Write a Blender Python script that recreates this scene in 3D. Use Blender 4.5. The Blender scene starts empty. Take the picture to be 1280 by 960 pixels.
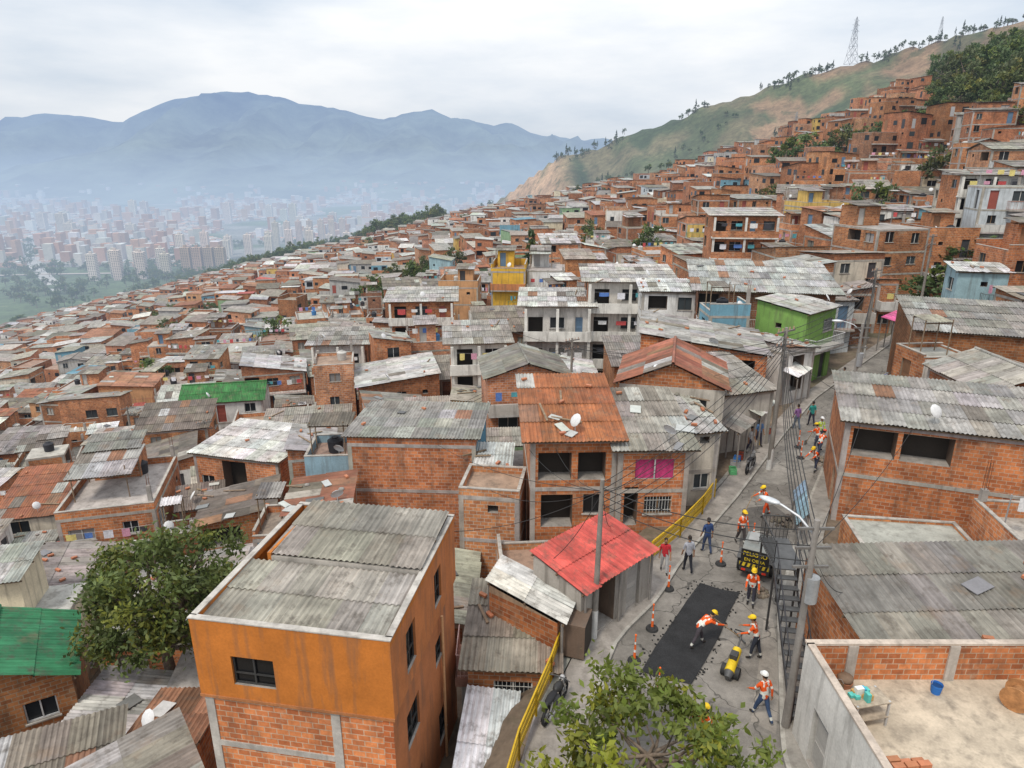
import bpy, math, random, time
import numpy as np
from mathutils import Vector, Matrix, noise
T0=time.time()
random.seed(11)
R=random.random
U=random.uniform
def nz(x,y,z=0.0): return noise.noise(Vector((x,y,z)))
def interp(t,pts):
    if t<=pts[0][0]: return pts[0][1]
    for i in range(len(pts)-1):
        a,b=pts[i],pts[i+1]
        if t<=b[0]: return a[1]+(b[1]-a[1])*(t-a[0])/(b[0]-a[0])
    return pts[-1][1]
def sm(t): t=max(0,min(1,t)); return t*t*(3-2*t)
def mul(c,k): return (c[0]*k,c[1]*k,c[2]*k)
def lerp3(a,b,t): return tuple(a[i]+(b[i]-a[i])*t for i in range(3))
def vary(c,a=.15):
    k=U(1-a,1+a); return (c[0]*k*U(.96,1.04),c[1]*k*U(.96,1.04),c[2]*k*U(.95,1.05))
# ------------------------------------------------------------ materials
def finish_haze(nt,sh):
    """mixes glowing haze colour into the surface by world position, stronger toward valley floor"""
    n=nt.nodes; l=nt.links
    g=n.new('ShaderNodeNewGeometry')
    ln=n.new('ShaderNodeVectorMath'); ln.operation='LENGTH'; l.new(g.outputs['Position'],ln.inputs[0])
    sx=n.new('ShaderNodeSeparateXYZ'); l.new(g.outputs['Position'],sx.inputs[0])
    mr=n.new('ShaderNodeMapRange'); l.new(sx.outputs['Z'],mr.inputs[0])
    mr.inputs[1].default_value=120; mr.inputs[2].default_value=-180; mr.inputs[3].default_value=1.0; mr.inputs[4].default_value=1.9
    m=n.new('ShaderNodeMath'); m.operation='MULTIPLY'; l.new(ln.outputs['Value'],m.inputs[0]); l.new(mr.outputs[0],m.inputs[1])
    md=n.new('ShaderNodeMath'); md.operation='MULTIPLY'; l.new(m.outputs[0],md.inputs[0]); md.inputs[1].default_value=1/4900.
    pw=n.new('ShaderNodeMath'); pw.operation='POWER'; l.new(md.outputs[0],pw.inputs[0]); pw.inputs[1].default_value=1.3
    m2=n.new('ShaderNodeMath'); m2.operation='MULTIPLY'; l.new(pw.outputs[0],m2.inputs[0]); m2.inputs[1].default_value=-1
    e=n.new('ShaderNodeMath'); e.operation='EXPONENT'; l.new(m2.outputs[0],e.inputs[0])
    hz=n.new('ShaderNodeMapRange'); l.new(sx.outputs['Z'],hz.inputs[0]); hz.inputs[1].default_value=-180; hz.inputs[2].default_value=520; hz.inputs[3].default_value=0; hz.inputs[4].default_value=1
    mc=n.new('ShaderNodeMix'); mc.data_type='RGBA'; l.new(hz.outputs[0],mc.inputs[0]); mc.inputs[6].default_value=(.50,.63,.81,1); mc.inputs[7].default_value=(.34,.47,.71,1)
    em=n.new('ShaderNodeEmission'); l.new(mc.outputs[2],em.inputs[0]); em.inputs[1].default_value=1  # haze painted as surface glow, tinted by height; no air volume
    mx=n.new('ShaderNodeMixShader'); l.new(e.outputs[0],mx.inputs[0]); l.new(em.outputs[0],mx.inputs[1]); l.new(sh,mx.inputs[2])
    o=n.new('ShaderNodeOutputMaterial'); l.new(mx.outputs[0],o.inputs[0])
MATS={}
def newmat(name):
    m=bpy.data.materials.new(name); m.use_nodes=True; m.node_tree.nodes.clear()
    try: m.cycles.emission_sampling='NONE'
    except Exception: pass
    MATS[name]=m
    return m,m.node_tree,m.node_tree.nodes,m.node_tree.links
def noise_node(n,l,vec,scale,detail=4,rough=.6,stretch=None):
    if stretch:
        mp=n.new('ShaderNodeMapping'); mp.inputs['Scale'].default_value=stretch; l.new(vec,mp.inputs[0]); vec=mp.outputs[0]
    t=n.new('ShaderNodeTexNoise'); t.inputs['Scale'].default_value=scale; t.inputs['Detail'].default_value=detail
    t.inputs['Roughness'].default_value=rough; l.new(vec,t.inputs['Vector']); return t.outputs['Fac']
def maprange(n,l,s,a,b,c,d):
    m=n.new('ShaderNodeMapRange'); l.new(s,m.inputs[0]); 
    for i,v in enumerate((a,b,c,d)): m.inputs[i+1].default_value=v
    return m.outputs[0]
def mulcol(n,l,col,fac):
    m=n.new('ShaderNodeVectorMath'); m.operation='SCALE'; l.new(col,m.inputs[0]); l.new(fac,m.inputs['Scale']); return m.outputs[0]
def mulcc(n,l,a,b):
    m=n.new('ShaderNodeVectorMath'); m.operation='MULTIPLY'; l.new(a,m.inputs[0]); l.new(b,m.inputs[1]); return m.outputs[0]
def mixc(n,l,f,a,b):
    m=n.new('ShaderNodeMix'); m.data_type='RGBA'; 
    if hasattr(f,'node'): l.new(f,m.inputs[0])
    else: m.inputs[0].default_value=f
    for s,i in ((a,6),(b,7)):
        if hasattr(s,'node'): l.new(s,m.inputs[i])
        else: m.inputs[i].default_value=(*s,1)
    return m.outputs[2]
def tintn(n):
    a=n.new('ShaderNodeAttribute'); a.attribute_name='tint'; return a.outputs['Color']
def posn(n): return n.new('ShaderNodeNewGeometry').outputs['Position']
def bsdf(n,l,col,rough,bump=None,metal=0,bs=.3,bd=.02):
    p=n.new('ShaderNodeBsdfPrincipled'); l.new(col,p.inputs['Base Color'])
    if hasattr(rough,'node'): l.new(rough,p.inputs['Roughness'])
    else: p.inputs['Roughness'].default_value=rough
    p.inputs['Metallic'].default_value=metal
    p.inputs['Specular IOR Level'].default_value=.3
    if bump is not None:
        b=n.new('ShaderNodeBump'); b.inputs['Strength'].default_value=bs; b.inputs['Distance'].default_value=bd
        l.new(bump,b.inputs['Height']); l.new(b.outputs[0],p.inputs['Normal'])
    return p.outputs[0]
def m_simple(name,rough=.8,n1=1.2,amp=(.8,1.15),metal=0,detail=5,grime=None,bump=True,n2=14):
    m,nt,n,l=newmat(name); c=tintn(n); P=posn(n)
    f=noise_node(n,l,P,n1,detail); c=mulcol(n,l,c,maprange(n,l,f,.3,.7,*amp))
    f2=noise_node(n,l,P,n2,3)
    c=mulcol(n,l,c,maprange(n,l,f2,.3,.7,.9,1.08))
    if grime:
        g=noise_node(n,l,P,1.0,4,.6,(3.0,3.0,.35)); c=mixc(n,l,maprange(n,l,g,.5,.76,0,grime),c,(.10,.085,.07))
    finish_haze(nt,bsdf(n,l,c,rough,f2 if bump else None,metal,.25,.01))
def m_brick():
    m,nt,n,l=newmat('hollow_brick')
    uv=n.new('ShaderNodeUVMap').outputs[0]
    b=n.new('ShaderNodeTexBrick'); l.new(uv,b.inputs['Vector'])
    for k,v in (('Scale',1.0),('Mortar Size',.015),('Mortar Smooth',.3),('Bias',-.1),('Brick Width',.36),('Row Height',.185)): b.inputs[k].default_value=v
    b.inputs['Color1'].default_value=(.57,.215,.082,1); b.inputs['Color2'].default_value=(.31,.098,.038,1); b.inputs['Mortar'].default_value=(.43,.33,.24,1)
    P=posn(n); c=b.outputs['Color']
    f=noise_node(n,l,P,.45,6,.65); c=mulcol(n,l,c,maprange(n,l,f,.3,.7,.6,1.25))
    f2=noise_node(n,l,P,7,4); c=mulcol(n,l,c,maprange(n,l,f2,.3,.7,.8,1.14))
    g=noise_node(n,l,P,1.0,5,.65,(1.8,1.8,.35)); c=mixc(n,l,maprange(n,l,g,.50,.74,0,.75),c,(.11,.07,.048))
    g2=noise_node(n,l,P,.8,6,.7); c=mixc(n,l,maprange(n,l,g2,.57,.68,0,.5),c,(.40,.30,.215))
    c=mulcc(n,l,c,tintn(n))
    finish_haze(nt,bsdf(n,l,c,.9,b.outputs['Fac'],0,-.35,.012))
m_brick()
def m_roof(name,wave):
    m,nt,n,l=newmat(name); P=posn(n); uv=n.new('ShaderNodeUVMap').outputs[0]; c=tintn(n)
    f=noise_node(n,l,P,.8,6,.65); c=mulcol(n,l,c,maprange(n,l,f,.3,.7,.58,1.25))
    s=noise_node(n,l,uv,1.0,4,.6,(5.5,.5,1)); c=mulcol(n,l,c,maprange(n,l,s,.3,.7,.66,1.18))
    g=noise_node(n,l,P,2.3,6,.7); c=mixc(n,l,maprange(n,l,g,.51,.70,0,.75),c,(.085,.07,.055))
    g3=noise_node(n,l,P,1.1,4,.6); c=mixc(n,l,maprange(n,l,g3,.57,.74,0,.4),c,(.25,.17,.11))
    h=None
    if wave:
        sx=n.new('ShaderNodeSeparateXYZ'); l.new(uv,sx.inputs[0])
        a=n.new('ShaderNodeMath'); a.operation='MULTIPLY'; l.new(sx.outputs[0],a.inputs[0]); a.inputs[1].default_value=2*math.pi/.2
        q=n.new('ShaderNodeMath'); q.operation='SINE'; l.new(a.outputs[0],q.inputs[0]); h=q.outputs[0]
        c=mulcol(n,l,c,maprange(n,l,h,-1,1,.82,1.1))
    finish_haze(nt,bsdf(n,l,c,.75,h if wave else f,0,.6 if wave else .1,.03))
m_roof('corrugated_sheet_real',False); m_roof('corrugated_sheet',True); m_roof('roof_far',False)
m_simple('plaster',.85,1.0,(.78,1.1),grime=.7)
m_simple('concrete',.9,1.3,(.66,1.15),grime=.6)
m_simple('paint',.5,2.0,(.85,1.08),grime=.25)
m_simple('plain',.7,3.0,(.9,1.08),bump=False)
m_simple('metal',.45,3,(.75,1.1),metal=.3,bump=False)
m_simple('wood',.8,5,(.6,1.2))
m_simple('cloth',.9,9,(.75,1.15),bump=False,n2=30)
m_simple('skin',.6,9,(.92,1.05),bump=False,n2=40)
m_simple('bark',.95,6,(.6,1.3))
m_simple('building_far',.85,.02,(.85,1.1),bump=False,n2=.2)
def m_road(name,base,dark,scale=1,agg=90):
    m,nt,n,l=newmat(name); P=posn(n); c=tintn(n)
    f=noise_node(n,l,P,.35,6,.65); c=mulcol(n,l,c,maprange(n,l,f,.3,.7,.6,1.25))
    f1=noise_node(n,l,P,1.9,5,.7); c=mulcol(n,l,c,maprange(n,l,f1,.3,.7,.7,1.15))
    g=noise_node(n,l,P,.9,6,.75); c=mixc(n,l,maprange(n,l,g,.52,.68,0,.6),c,(.09,.08,.07))
    f2=noise_node(n,l,P,agg,2); c=mulcol(n,l,c,maprange(n,l,f2,.3,.7,.75,1.25))
    v=n.new('ShaderNodeTexVoronoi'); v.feature='DISTANCE_TO_EDGE'; v.inputs['Scale'].default_value=.45
    d=n.new('ShaderNodeVectorMath'); d.operation='ADD'
    t=n.new('ShaderNodeTexNoise'); t.inputs['Scale'].default_value=1.3; l.new(P,t.inputs['Vector'])
    l.new(P,d.inputs[0]); l.new(t.outputs['Color'],d.inputs[1]); l.new(d.outputs[0],v.inputs['Vector'])
    k=maprange(n,l,v.outputs['Distance'],0,.014,dark,0); c=mixc(n,l,k,c,(.04,.037,.033))
    finish_haze(nt,bsdf(n,l,c,.9,f2,0,.3,.01))
m_road('road_surface',0,.85)
def m_asph():
    m,nt,n,l=newmat('fresh_asphalt'); P=posn(n); c=tintn(n)
    f=noise_node(n,l,P,1.6,5,.7); c=mulcol(n,l,c,maprange(n,l,f,.3,.7,.7,1.45))
    f2=noise_node(n,l,P,38,3,.8); c=mulcol(n,l,c,maprange(n,l,f2,.3,.7,.5,1.7))
    finish_haze(nt,bsdf(n,l,c,.8,f2,0,.8,.02))
m_asph()
def m_glass():
    m,nt,n,l=newmat('glass'); c=tintn(n); finish_haze(nt,bsdf(n,l,c,.12))
m_glass()
def m_leaf():
    m,nt,n,l=newmat('leaf'); c=tintn(n); P=posn(n)
    f=noise_node(n,l,P,1.5,3); c=mulcol(n,l,c,maprange(n,l,f,.3,.7,.7,1.3))
    d=bsdf(n,l,c,.55); t=n.new('ShaderNodeBsdfTranslucent'); l.new(c,t.inputs[0])
    mx=n.new('ShaderNodeMixShader'); mx.inputs[0].default_value=.3; l.new(d,mx.inputs[1]); l.new(t.outputs[0],mx.inputs[2]); finish_haze(nt,mx.outputs[0])
m_leaf()
def m_ground():
    m,nt,n,l=newmat('terrain'); c=tintn(n); P=posn(n)
    f=noise_node(n,l,P,.012,8,.65); c=mulcol(n,l,c,maprange(n,l,f,.3,.7,.55,1.4))
    f1=noise_node(n,l,P,.15,6,.7); c=mulcol(n,l,c,maprange(n,l,f1,.3,.7,.6,1.3))
    f3=noise_node(n,l,P,.045,8,.75); c=mixc(n,l,maprange(n,l,f3,.52,.62,0,.65),c,(.045,.062,.028))
    f4=noise_node(n,l,P,.03,8,.75); c=mixc(n,l,maprange(n,l,f4,.60,.68,0,.4),c,(.24,.17,.11))
    f2=noise_node(n,l,P,2.5,5,.7); c=mulcol(n,l,c,maprange(n,l,f2,.3,.7,.7,1.25))
    finish_haze(nt,bsdf(n,l,c,.95,f2,0,.4,.1))
m_ground()
def m_mount():
    m,nt,n,l=newmat('mountain'); c=tintn(n); P=posn(n)
    f=noise_node(n,l,P,.0022,9,.7); c=mulcol(n,l,c,maprange(n,l,f,.35,.65,.2,2.2))
    finish_haze(nt,bsdf(n,l,c,1.0))
m_mount()
# ------------------------------------------------------------ mesh builder
class MB:
    def __init__(s): s.v=[];s.f=[];s.mi=[];s.c=[];s.uv=[];s.mats=[];s.sm=[];s.M=None
    def mat(s,n):
        if n not in s.mats: s.mats.append(n)
        return s.mats.index(n)
    def face(s,pts,mat,tint,uv=None):
        i=len(s.v)
        if s.M is not None: pts=[tuple(s.M@Vector(p)) for p in pts]
        s.v.extend(pts); n=len(pts); s.f.append(tuple(range(i,i+n))); s.mi.append(s.mat(mat)); s.c.append(tint); s.sm.append(False)
        s.uv.extend(uv if uv else [(0.0,0.0)]*n)
    def mesh(s,vs,fs,mat,tint,smooth=True,tints=None):
        i=len(s.v)
        if s.M is not None: vs=[tuple(s.M@Vector(p)) for p in vs]
        s.v.extend(vs); mi=s.mat(mat)
        for k,f in enumerate(fs):
            s.f.append(tuple(i+q for q in f)); s.mi.append(mi); s.c.append(tints[k] if tints else tint); s.sm.append(smooth); s.uv.extend([(0.0,0.0)]*len(f))
    def data(s,name,vt=None):
        me=bpy.data.meshes.new(name); me.from_pydata([tuple(p) for p in s.v],[],s.f)
        for m in s.mats: me.materials.append(MATS[m])
        me.polygons.foreach_set('material_index',s.mi); me.polygons.foreach_set('use_smooth',s.sm)
        ln=np.array([len(f) for f in s.f]); 
        if vt is not None:
            idx=np.concatenate([np.array(f) for f in s.f]); cc=np.array(vt,dtype=np.float32)[idx]; c=np.ones((len(idx),4),dtype=np.float32); c[:,:3]=cc
        else:
            c=np.ones((len(s.f),4),dtype=np.float32); c[:,:3]=np.array(s.c,dtype=np.float32); c=np.repeat(c,ln,axis=0)
        a=me.color_attributes.new('tint','FLOAT_COLOR','CORNER'); a.data.foreach_set('color',c.ravel())
        u=me.uv_layers.new(name='UVMap'); u.data.foreach_set('uv',np.array(s.uv,dtype=np.float32).ravel())
        me.update(); return me
    def obj(s,name,loc=(0,0,0),rot=0,vt=None):
        o=bpy.data.objects.new(name,s.data(name,vt)); bpy.context.scene.collection.objects.link(o)
        o.location=loc; o.rotation_euler=(0,0,rot); return o
def inst(name,me,loc,rot=0,sc=(1,1,1),parent=None):
    o=bpy.data.objects.new(name,me); bpy.context.scene.collection.objects.link(o); o.location=loc; o.rotation_euler=(0,0,rot); o.scale=sc
    if parent: o.parent=parent
    return o
def obox(b,O,A,B,C,mat,tint,skip=()):
    O=Vector(O);A=Vector(A);B=Vector(B);C=Vector(C)
    p=[O,O+A,O+A+B,O+B,O+C,O+A+C,O+A+B+C,O+B+C]
    fl=A.cross(B).dot(C)<0
    la,lb,lc=A.length,B.length,C.length
    F=[((0,3,2,1),(la,lb)),((4,5,6,7),(la,lb)),((0,1,5,4),(la,lc)),((1,2,6,5),(lb,lc)),((2,3,7,6),(la,lc)),((3,0,4,7),(lb,lc))]
    for k,(f,(a,c)) in enumerate(F):
        if k in skip: continue
        uv=[(0,0),(a,0),(a,c),(0,c)]
        if k==0: uv=[(0,0),(0,c),(a,c),(a,0)]
        q=[tuple(p[i]) for i in f]
        if fl: q.reverse(); uv.reverse()
        b.face(q,mat,tint,uv)
def box(b,x0,x1,y0,y1,z0,z1,mat,tint,skip=()): obox(b,(x0,y0,z0),(x1-x0,0,0),(0,y1-y0,0),(0,0,z1-z0),mat,tint,skip)
def cyl(b,p0,p1,r0,r1,n,mat,tint,caps=True,smooth=True):
    p0=Vector(p0);p1=Vector(p1);d=(p1-p0).normalized(); a=d.orthogonal().normalized(); c=d.cross(a)
    vs=[]
    for p,r in ((p0,r0),(p1,r1)):
        for i in range(n):
            t=2*math.pi*i/n; vs.append(tuple(p+a*(r*math.cos(t))+c*(r*math.sin(t))))
    fs=[(i,(i+1)%n,n+(i+1)%n,n+i) for i in range(n)]
    b.mesh(vs,fs,mat,tint,smooth)
    if caps: b.mesh(vs,[tuple(range(n-1,-1,-1)),tuple(range(n,2*n))],mat,tint,False)
def tube(b,pts,r,n,mat,tint):
    vs=[];fs=[]
    for k,p in enumerate(pts):
        p=Vector(p); q=Vector(pts[min(k+1,len(pts)-1)])-Vector(pts[max(k-1,0)]); q.normalize()
        a=q.cross(Vector((0,0,1))); a=a.normalized() if a.length>1e-4 else Vector((1,0,0)); c=q.cross(a)
        for i in range(n):
            t=2*math.pi*i/n; vs.append(tuple(p+a*(r*math.cos(t))+c*(r*math.sin(t))))
    for k in range(len(pts)-1):
        for i in range(n): fs.append((k*n+i,k*n+(i+1)%n,(k+1)*n+(i+1)%n,(k+1)*n+i))
    b.mesh(vs,fs,mat,tint)
def ell(b,c,r,mat,tint,nu=10,nv=7,v0=-1,M=None,rough=0):
    vs=[];fs=[]; pa=-math.pi/2 if v0==-1 else math.asin(v0)
    for j in range(nv+1):
        ph=pa+(math.pi/2-pa)*j/nv
        for i in range(nu):
            t=2*math.pi*i/nu; k=1+rough*U(-1,1)
            p=Vector((r[0]*math.cos(ph)*math.cos(t)*k,r[1]*math.cos(ph)*math.sin(t)*k,r[2]*math.sin(ph)*k))
            if M: p=M@p
            vs.append((c[0]+p[0],c[1]+p[1],c[2]+p[2]))
    for j in range(nv):
        for i in range(nu): fs.append((j*nu+i,j*nu+(i+1)%nu,(j+1)*nu+(i+1)%nu,(j+1)*nu+i))
    b.mesh(vs,fs,mat,tint)
# ------------------------------------------------------------ street + terrain
SL=[(6,1.1),(15.5,1.7),(20.7,3.9),(23,5.8),(25.6,7.3),(31.6,11.6),(40.2,17.3),(47.1,22.2),(56.4,30.3),(64,37),(78,50)]
SR=[(6,6.6),(15.8,7.9),(22.6,10.3),(29.5,14),(38.3,19.4),(47.1,25.3),(57.5,34),(64,40.2),(78,54)]
XC=[(0,4),(15.5,4.8),(25,9.3),(30,12.5),(40,18.9),(47,23.7),(57,32.2),(64,38.6),(90,42),(127,44),(316,62),(450,70),(550,80),(800,140),(1160,215),(1400,290),(2000,700),(4000,2000),(9000,5000)]
YR=[(-300,1700),(-91,1390),(77,1160),(240,1080),(443,986),(553,890),(900,760),(2500,700)]
ZR=[(-300,-180),(-91,-88),(0,-30),(77,26),(240,78),(443,143),(553,165),(900,215),(2500,300)]
EDGE=[(-700,900),(-250,620),(-100,540),(-35,500),(32,460),(75,412),(126,325),(190,285),(260,300)]
def edge_ok(x,y):
    t=x-interp(y,XC)
    if t<-600 or x>235: return False
    if x>118+14*nz(y*.03,5) and x>.56*y: return False
    return y<interp(x,EDGE)+22*nz(x*.02,3)
def tz(x,y):
    t=x-interp(y,XC)
    if t>5.5:
        q=t-5.5; z=.40*min(q,135)+.12*max(0,q-135)
        if y<60: z-=min(q,6)*.3*(1-sm((y-40)/20))
    elif t<-5.5:
        q=-t-5.5; z=-.24*q; z-=2.3*sm((q)/2.5)*(1-sm((y-38)/25))
        if z<-150: z=-180+30*math.exp((z+150)/30)
    else: z=0
    if t>20 and y>300: z-=.055*min(y-300,260)*sm((t-20)/60)
    if y>600:
        yr=interp(x,YR); zr=interp(x,ZR)+10*nz(x*.012,3.1)+4*nz(x*.05,7)
        h=zr-(.36*(yr-y) if y<yr else .55*(y-yr)) + (20*nz(x*.012,y*.004,5)+6*nz(x*.04,y*.02,6))*min(1,abs(yr-y)/80)
        if h>z: z=z+(h-z)*sm((h-z)/15) if h-z<15 else h
        if y>yr and x>-200: z=min(z,max(h,-180))
    if y>60 or abs(t)>40: z+=1.6*nz(x*.02,y*.02,1)*min(1,max(0,(abs(t)-6)/30))
    if y>1700: z=min(z,-180) if x<2500 else z
    return z
def steps(lim,s0,start,g):
    a=[];x=0
    while x<lim:
        a.append(x); x+=s0 if x<start else x*g
    a.append(lim); return a
xs=sorted(set([-q for q in steps(4200,1.6,45,.03)]+steps(2600,1.6,45,.02)))
ys=[-60,-40,-25,-15,-8]+steps(9500,1.6,50,.018)
vs=[];vt=[]
def gcol(x,y,z):
    t=x-interp(y,XC)
    if edge_ok(x,y):
        n1=nz(x*.02,y*.02,9); return (.19,.145,.105) if n1<.3 or y<60 else (.12,.115,.06)
    if z<-140:
        k=sm((nz(x*.006,y*.004,2)+.1)/.15)*sm((y-1350)/150); return lerp3((.08,.115,.05),(.20,.195,.18),k)
    c=(.082,.098,.045); c=lerp3(c,(.15,.125,.07),sm((nz(x*.012,y*.012,4)-.02)/.2)*.8); c=lerp3(c,(.05,.07,.032),sm((nz(x*.02,y*.006,8)-.15)/.2))
    k=sm((x+180)/60)*sm((105-x)/50)*sm((y-620)/100)*sm((1400-y)/60)*sm((nz(x*.02,y*.008,8)+.4)/.2); c=lerp3(c,(.40,.265,.165),k)
    if x>300: c=lerp3(c,(.27,.165,.10),.75*sm((nz(x*.018,y*.018,1)-.08)/.12)*sm((y-800)/80))
    if x>60 and y<900: c=lerp3(c,(.26,.165,.10),.8*sm((nz(x*.03,y*.03,21)-.25)/.1))
    return c
for y in ys:
    for x in xs:
        z=tz(x,y); vs.append((x,y,z-.03)); vt.append(gcol(x,y,z))
fs=[]
nx=len(xs)
for j in range(len(ys)-1):
    for i in range(nx-1): fs.append((j*nx+i,j*nx+i+1,(j+1)*nx+i+1,(j+1)*nx+i))
g=MB(); g.mesh(vs,fs,'terrain',(1,1,1),True); g.obj('ground',vt=vt)
print('ground',len(fs),time.time()-T0)
# mountains
RG=[(-9000,420),(-6000,400),(-4170,377),(-3646,405),(-3125,350),(-2864,500),(-2539,577),(-2148,585),(-1823,517),(-1432,438),(-1107,375),(-651,430),(-325,350),(130,290),(520,235),(911,190),(2500,180),(5000,260)]
mb=MB(); vs=[];fs=[];mx=list(range(-9000,5001,50)); my=list(range(3300,8400,65))
for y in my:
    for x in mx:
        r=interp(x,RG)+180
        t=(y-3500)/2500.
        f=max(0,t)**1.15 if t<=1 else max(0,1-(t-1)*1.2)
        e=abs(nz(x*.0013,y*.0005,3))*1.3+abs(nz(x*.0035,y*.0014,5))*.8+abs(nz(x*.009,y*.004,6))*.3
        w=max(0,min(1,t))*(1-sm((t-.75)/.25)*.84) if t<=1 else .12
        z=-182+r*f - (e-.27)*480*w*(.35+.65*max(0,min(1,t))) + 14*nz(x*.008,1.5)
        vs.append((x,y,max(z,-184 if t<0.02 else -200)))
n=len(mx)
for j in range(len(my)-1):
    for i in range(n-1): fs.append((j*n+i,j*n+i+1,(j+1)*n+i+1,(j+1)*n+i))
mb.mesh(vs,fs,'mountain',(.07,.085,.06)); mb.obj('mountain_range')
# street
def strip(b,la,lb,z0,mat,tint,y0,y1,st=.8,thick=None):
    y=y0
    while y<y1-1e-6:
        y2=min(y+st,y1)
        a0=la(y);b0=lb(y);a1=la(y2);b1=lb(y2)
        b.face([(a0,y,z0),(b0,y,z0),(b1,y2,z0),(a1,y2,z0)],mat,tint,[(a0,y),(b0,y),(b1,y2),(a1,y2)])
        if thick:
            b.face([(a0,y,z0-thick),(a0,y,z0),(a1,y2,z0),(a1,y2,z0-thick)],mat,mul(tint,.9))
            b.face([(b1,y2,z0-thick),(b1,y2,z0),(b0,y,z0),(b0,y,z0-thick)],mat,mul(tint,.9))
        y=y2
fL=lambda y:interp(y,SL); fR=lambda y:interp(y,SR)
b=MB(); strip(b,lambda y:fL(y),lambda y:fR(y),0.004,'road_surface',(.235,.215,.19),6,78)
b.obj('road')
b=MB(); strip(b,lambda y:fL(y)-1.35,lambda y:fL(y)-.14,.13,'concrete',(.31,.28,.25),6,78,.8,.5)
strip(b,lambda y:fL(y)-.139,lambda y:fL(y),.135,'concrete',(.38,.36,.32),6,78,.8,.5); b.obj('pavement')
b=MB(); strip(b,lambda y:fR(y)+.14,lambda y:fR(y)+1.3,.13,'concrete',(.29,.27,.24),6,78,.8,.5)
strip(b,lambda y:fR(y),lambda y:fR(y)+.139,.135,'concrete',(.38,.36,.32),6,78,.8,.5); b.obj('pavement')
b=MB()
pc=[(4.4,19.05),(5.1,18.72),(5.95,18.45),(6.7,19.5),(7.6,20.9),(8.35,22.2),(9.2,23.5),(8.5,23.75),(7.7,24.15),(6.9,23),(6.0,21.6),(5.1,20.3)]
b.face([(x+U(-.04,.04),y+U(-.04,.04),.045) for x,y in pc],'fresh_asphalt',(.020,.020,.021),[(x,y) for x,y in pc])
b.obj('asphalt_patch')
b=MB()
for _ in range(200):
    k=random.randrange(12);a=pc[k];c=pc[(k+1)%12];t=R(); ell(b,(a[0]+(c[0]-a[0])*t+random.gauss(0,.12),a[1]+(c[1]-a[1])*t+random.gauss(0,.12),.02),(U(.02,.06),U(.02,.06),U(.02,.045)),'fresh_asphalt',(.022,.022,.022),5,3,rough=.2)
b.obj('loose_asphalt')
for cx,cy,r,c in ((3.35,18.3,.33,(.25,.24,.22)),(11.6,27.9,.35,(.12,.11,.1))):
    b=MB(); cyl(b,(cx,cy,.012),(cx,cy,.030),r,r,20,'metal',c); cyl(b,(cx,cy,.012),(cx,cy,.022),r+.12,r+.12,20,'concrete',(.38,.36,.32)); 
    for k in range(3): cyl(b,(cx,cy,.030),(cx,cy,.034+.002*k),r*(.75-.25*k),r*(.75-.25*k),16,'metal',mul(c,.7 if k%2==0 else 1.2))
    b.obj('manhole_cover')
def blob(name,pts,z,mat,c):
    b=MB(); b.face([(x,y,z) for x,y in pts],mat,c,[(x,y) for x,y in pts]); b.obj(name)
blob('road_repair_patch',[(7.4,16.9),(8.0,16.4),(9.3,19.4),(9.9,21.9),(9.6,22),(8.6,19.6)],.013,'road_surface',(.30,.27,.235))
blob('road_repair_patch',[(10.2,26.9),(12.2,26.8),(13.6,29.6),(13.2,31),(11.6,30.6)],.0085,'road_surface',(.12,.11,.10))
blob('road_repair_patch',[(3.1,16.2),(6.0,16),(7.2,17.4),(4,18)],.0085,'road_surface',(.19,.175,.16))
blob('road_repair_patch',[(13,33.5),(15.8,33),(18.6,37.6),(16.6,38)],.0085,'road_surface',(.29,.27,.24))
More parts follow.
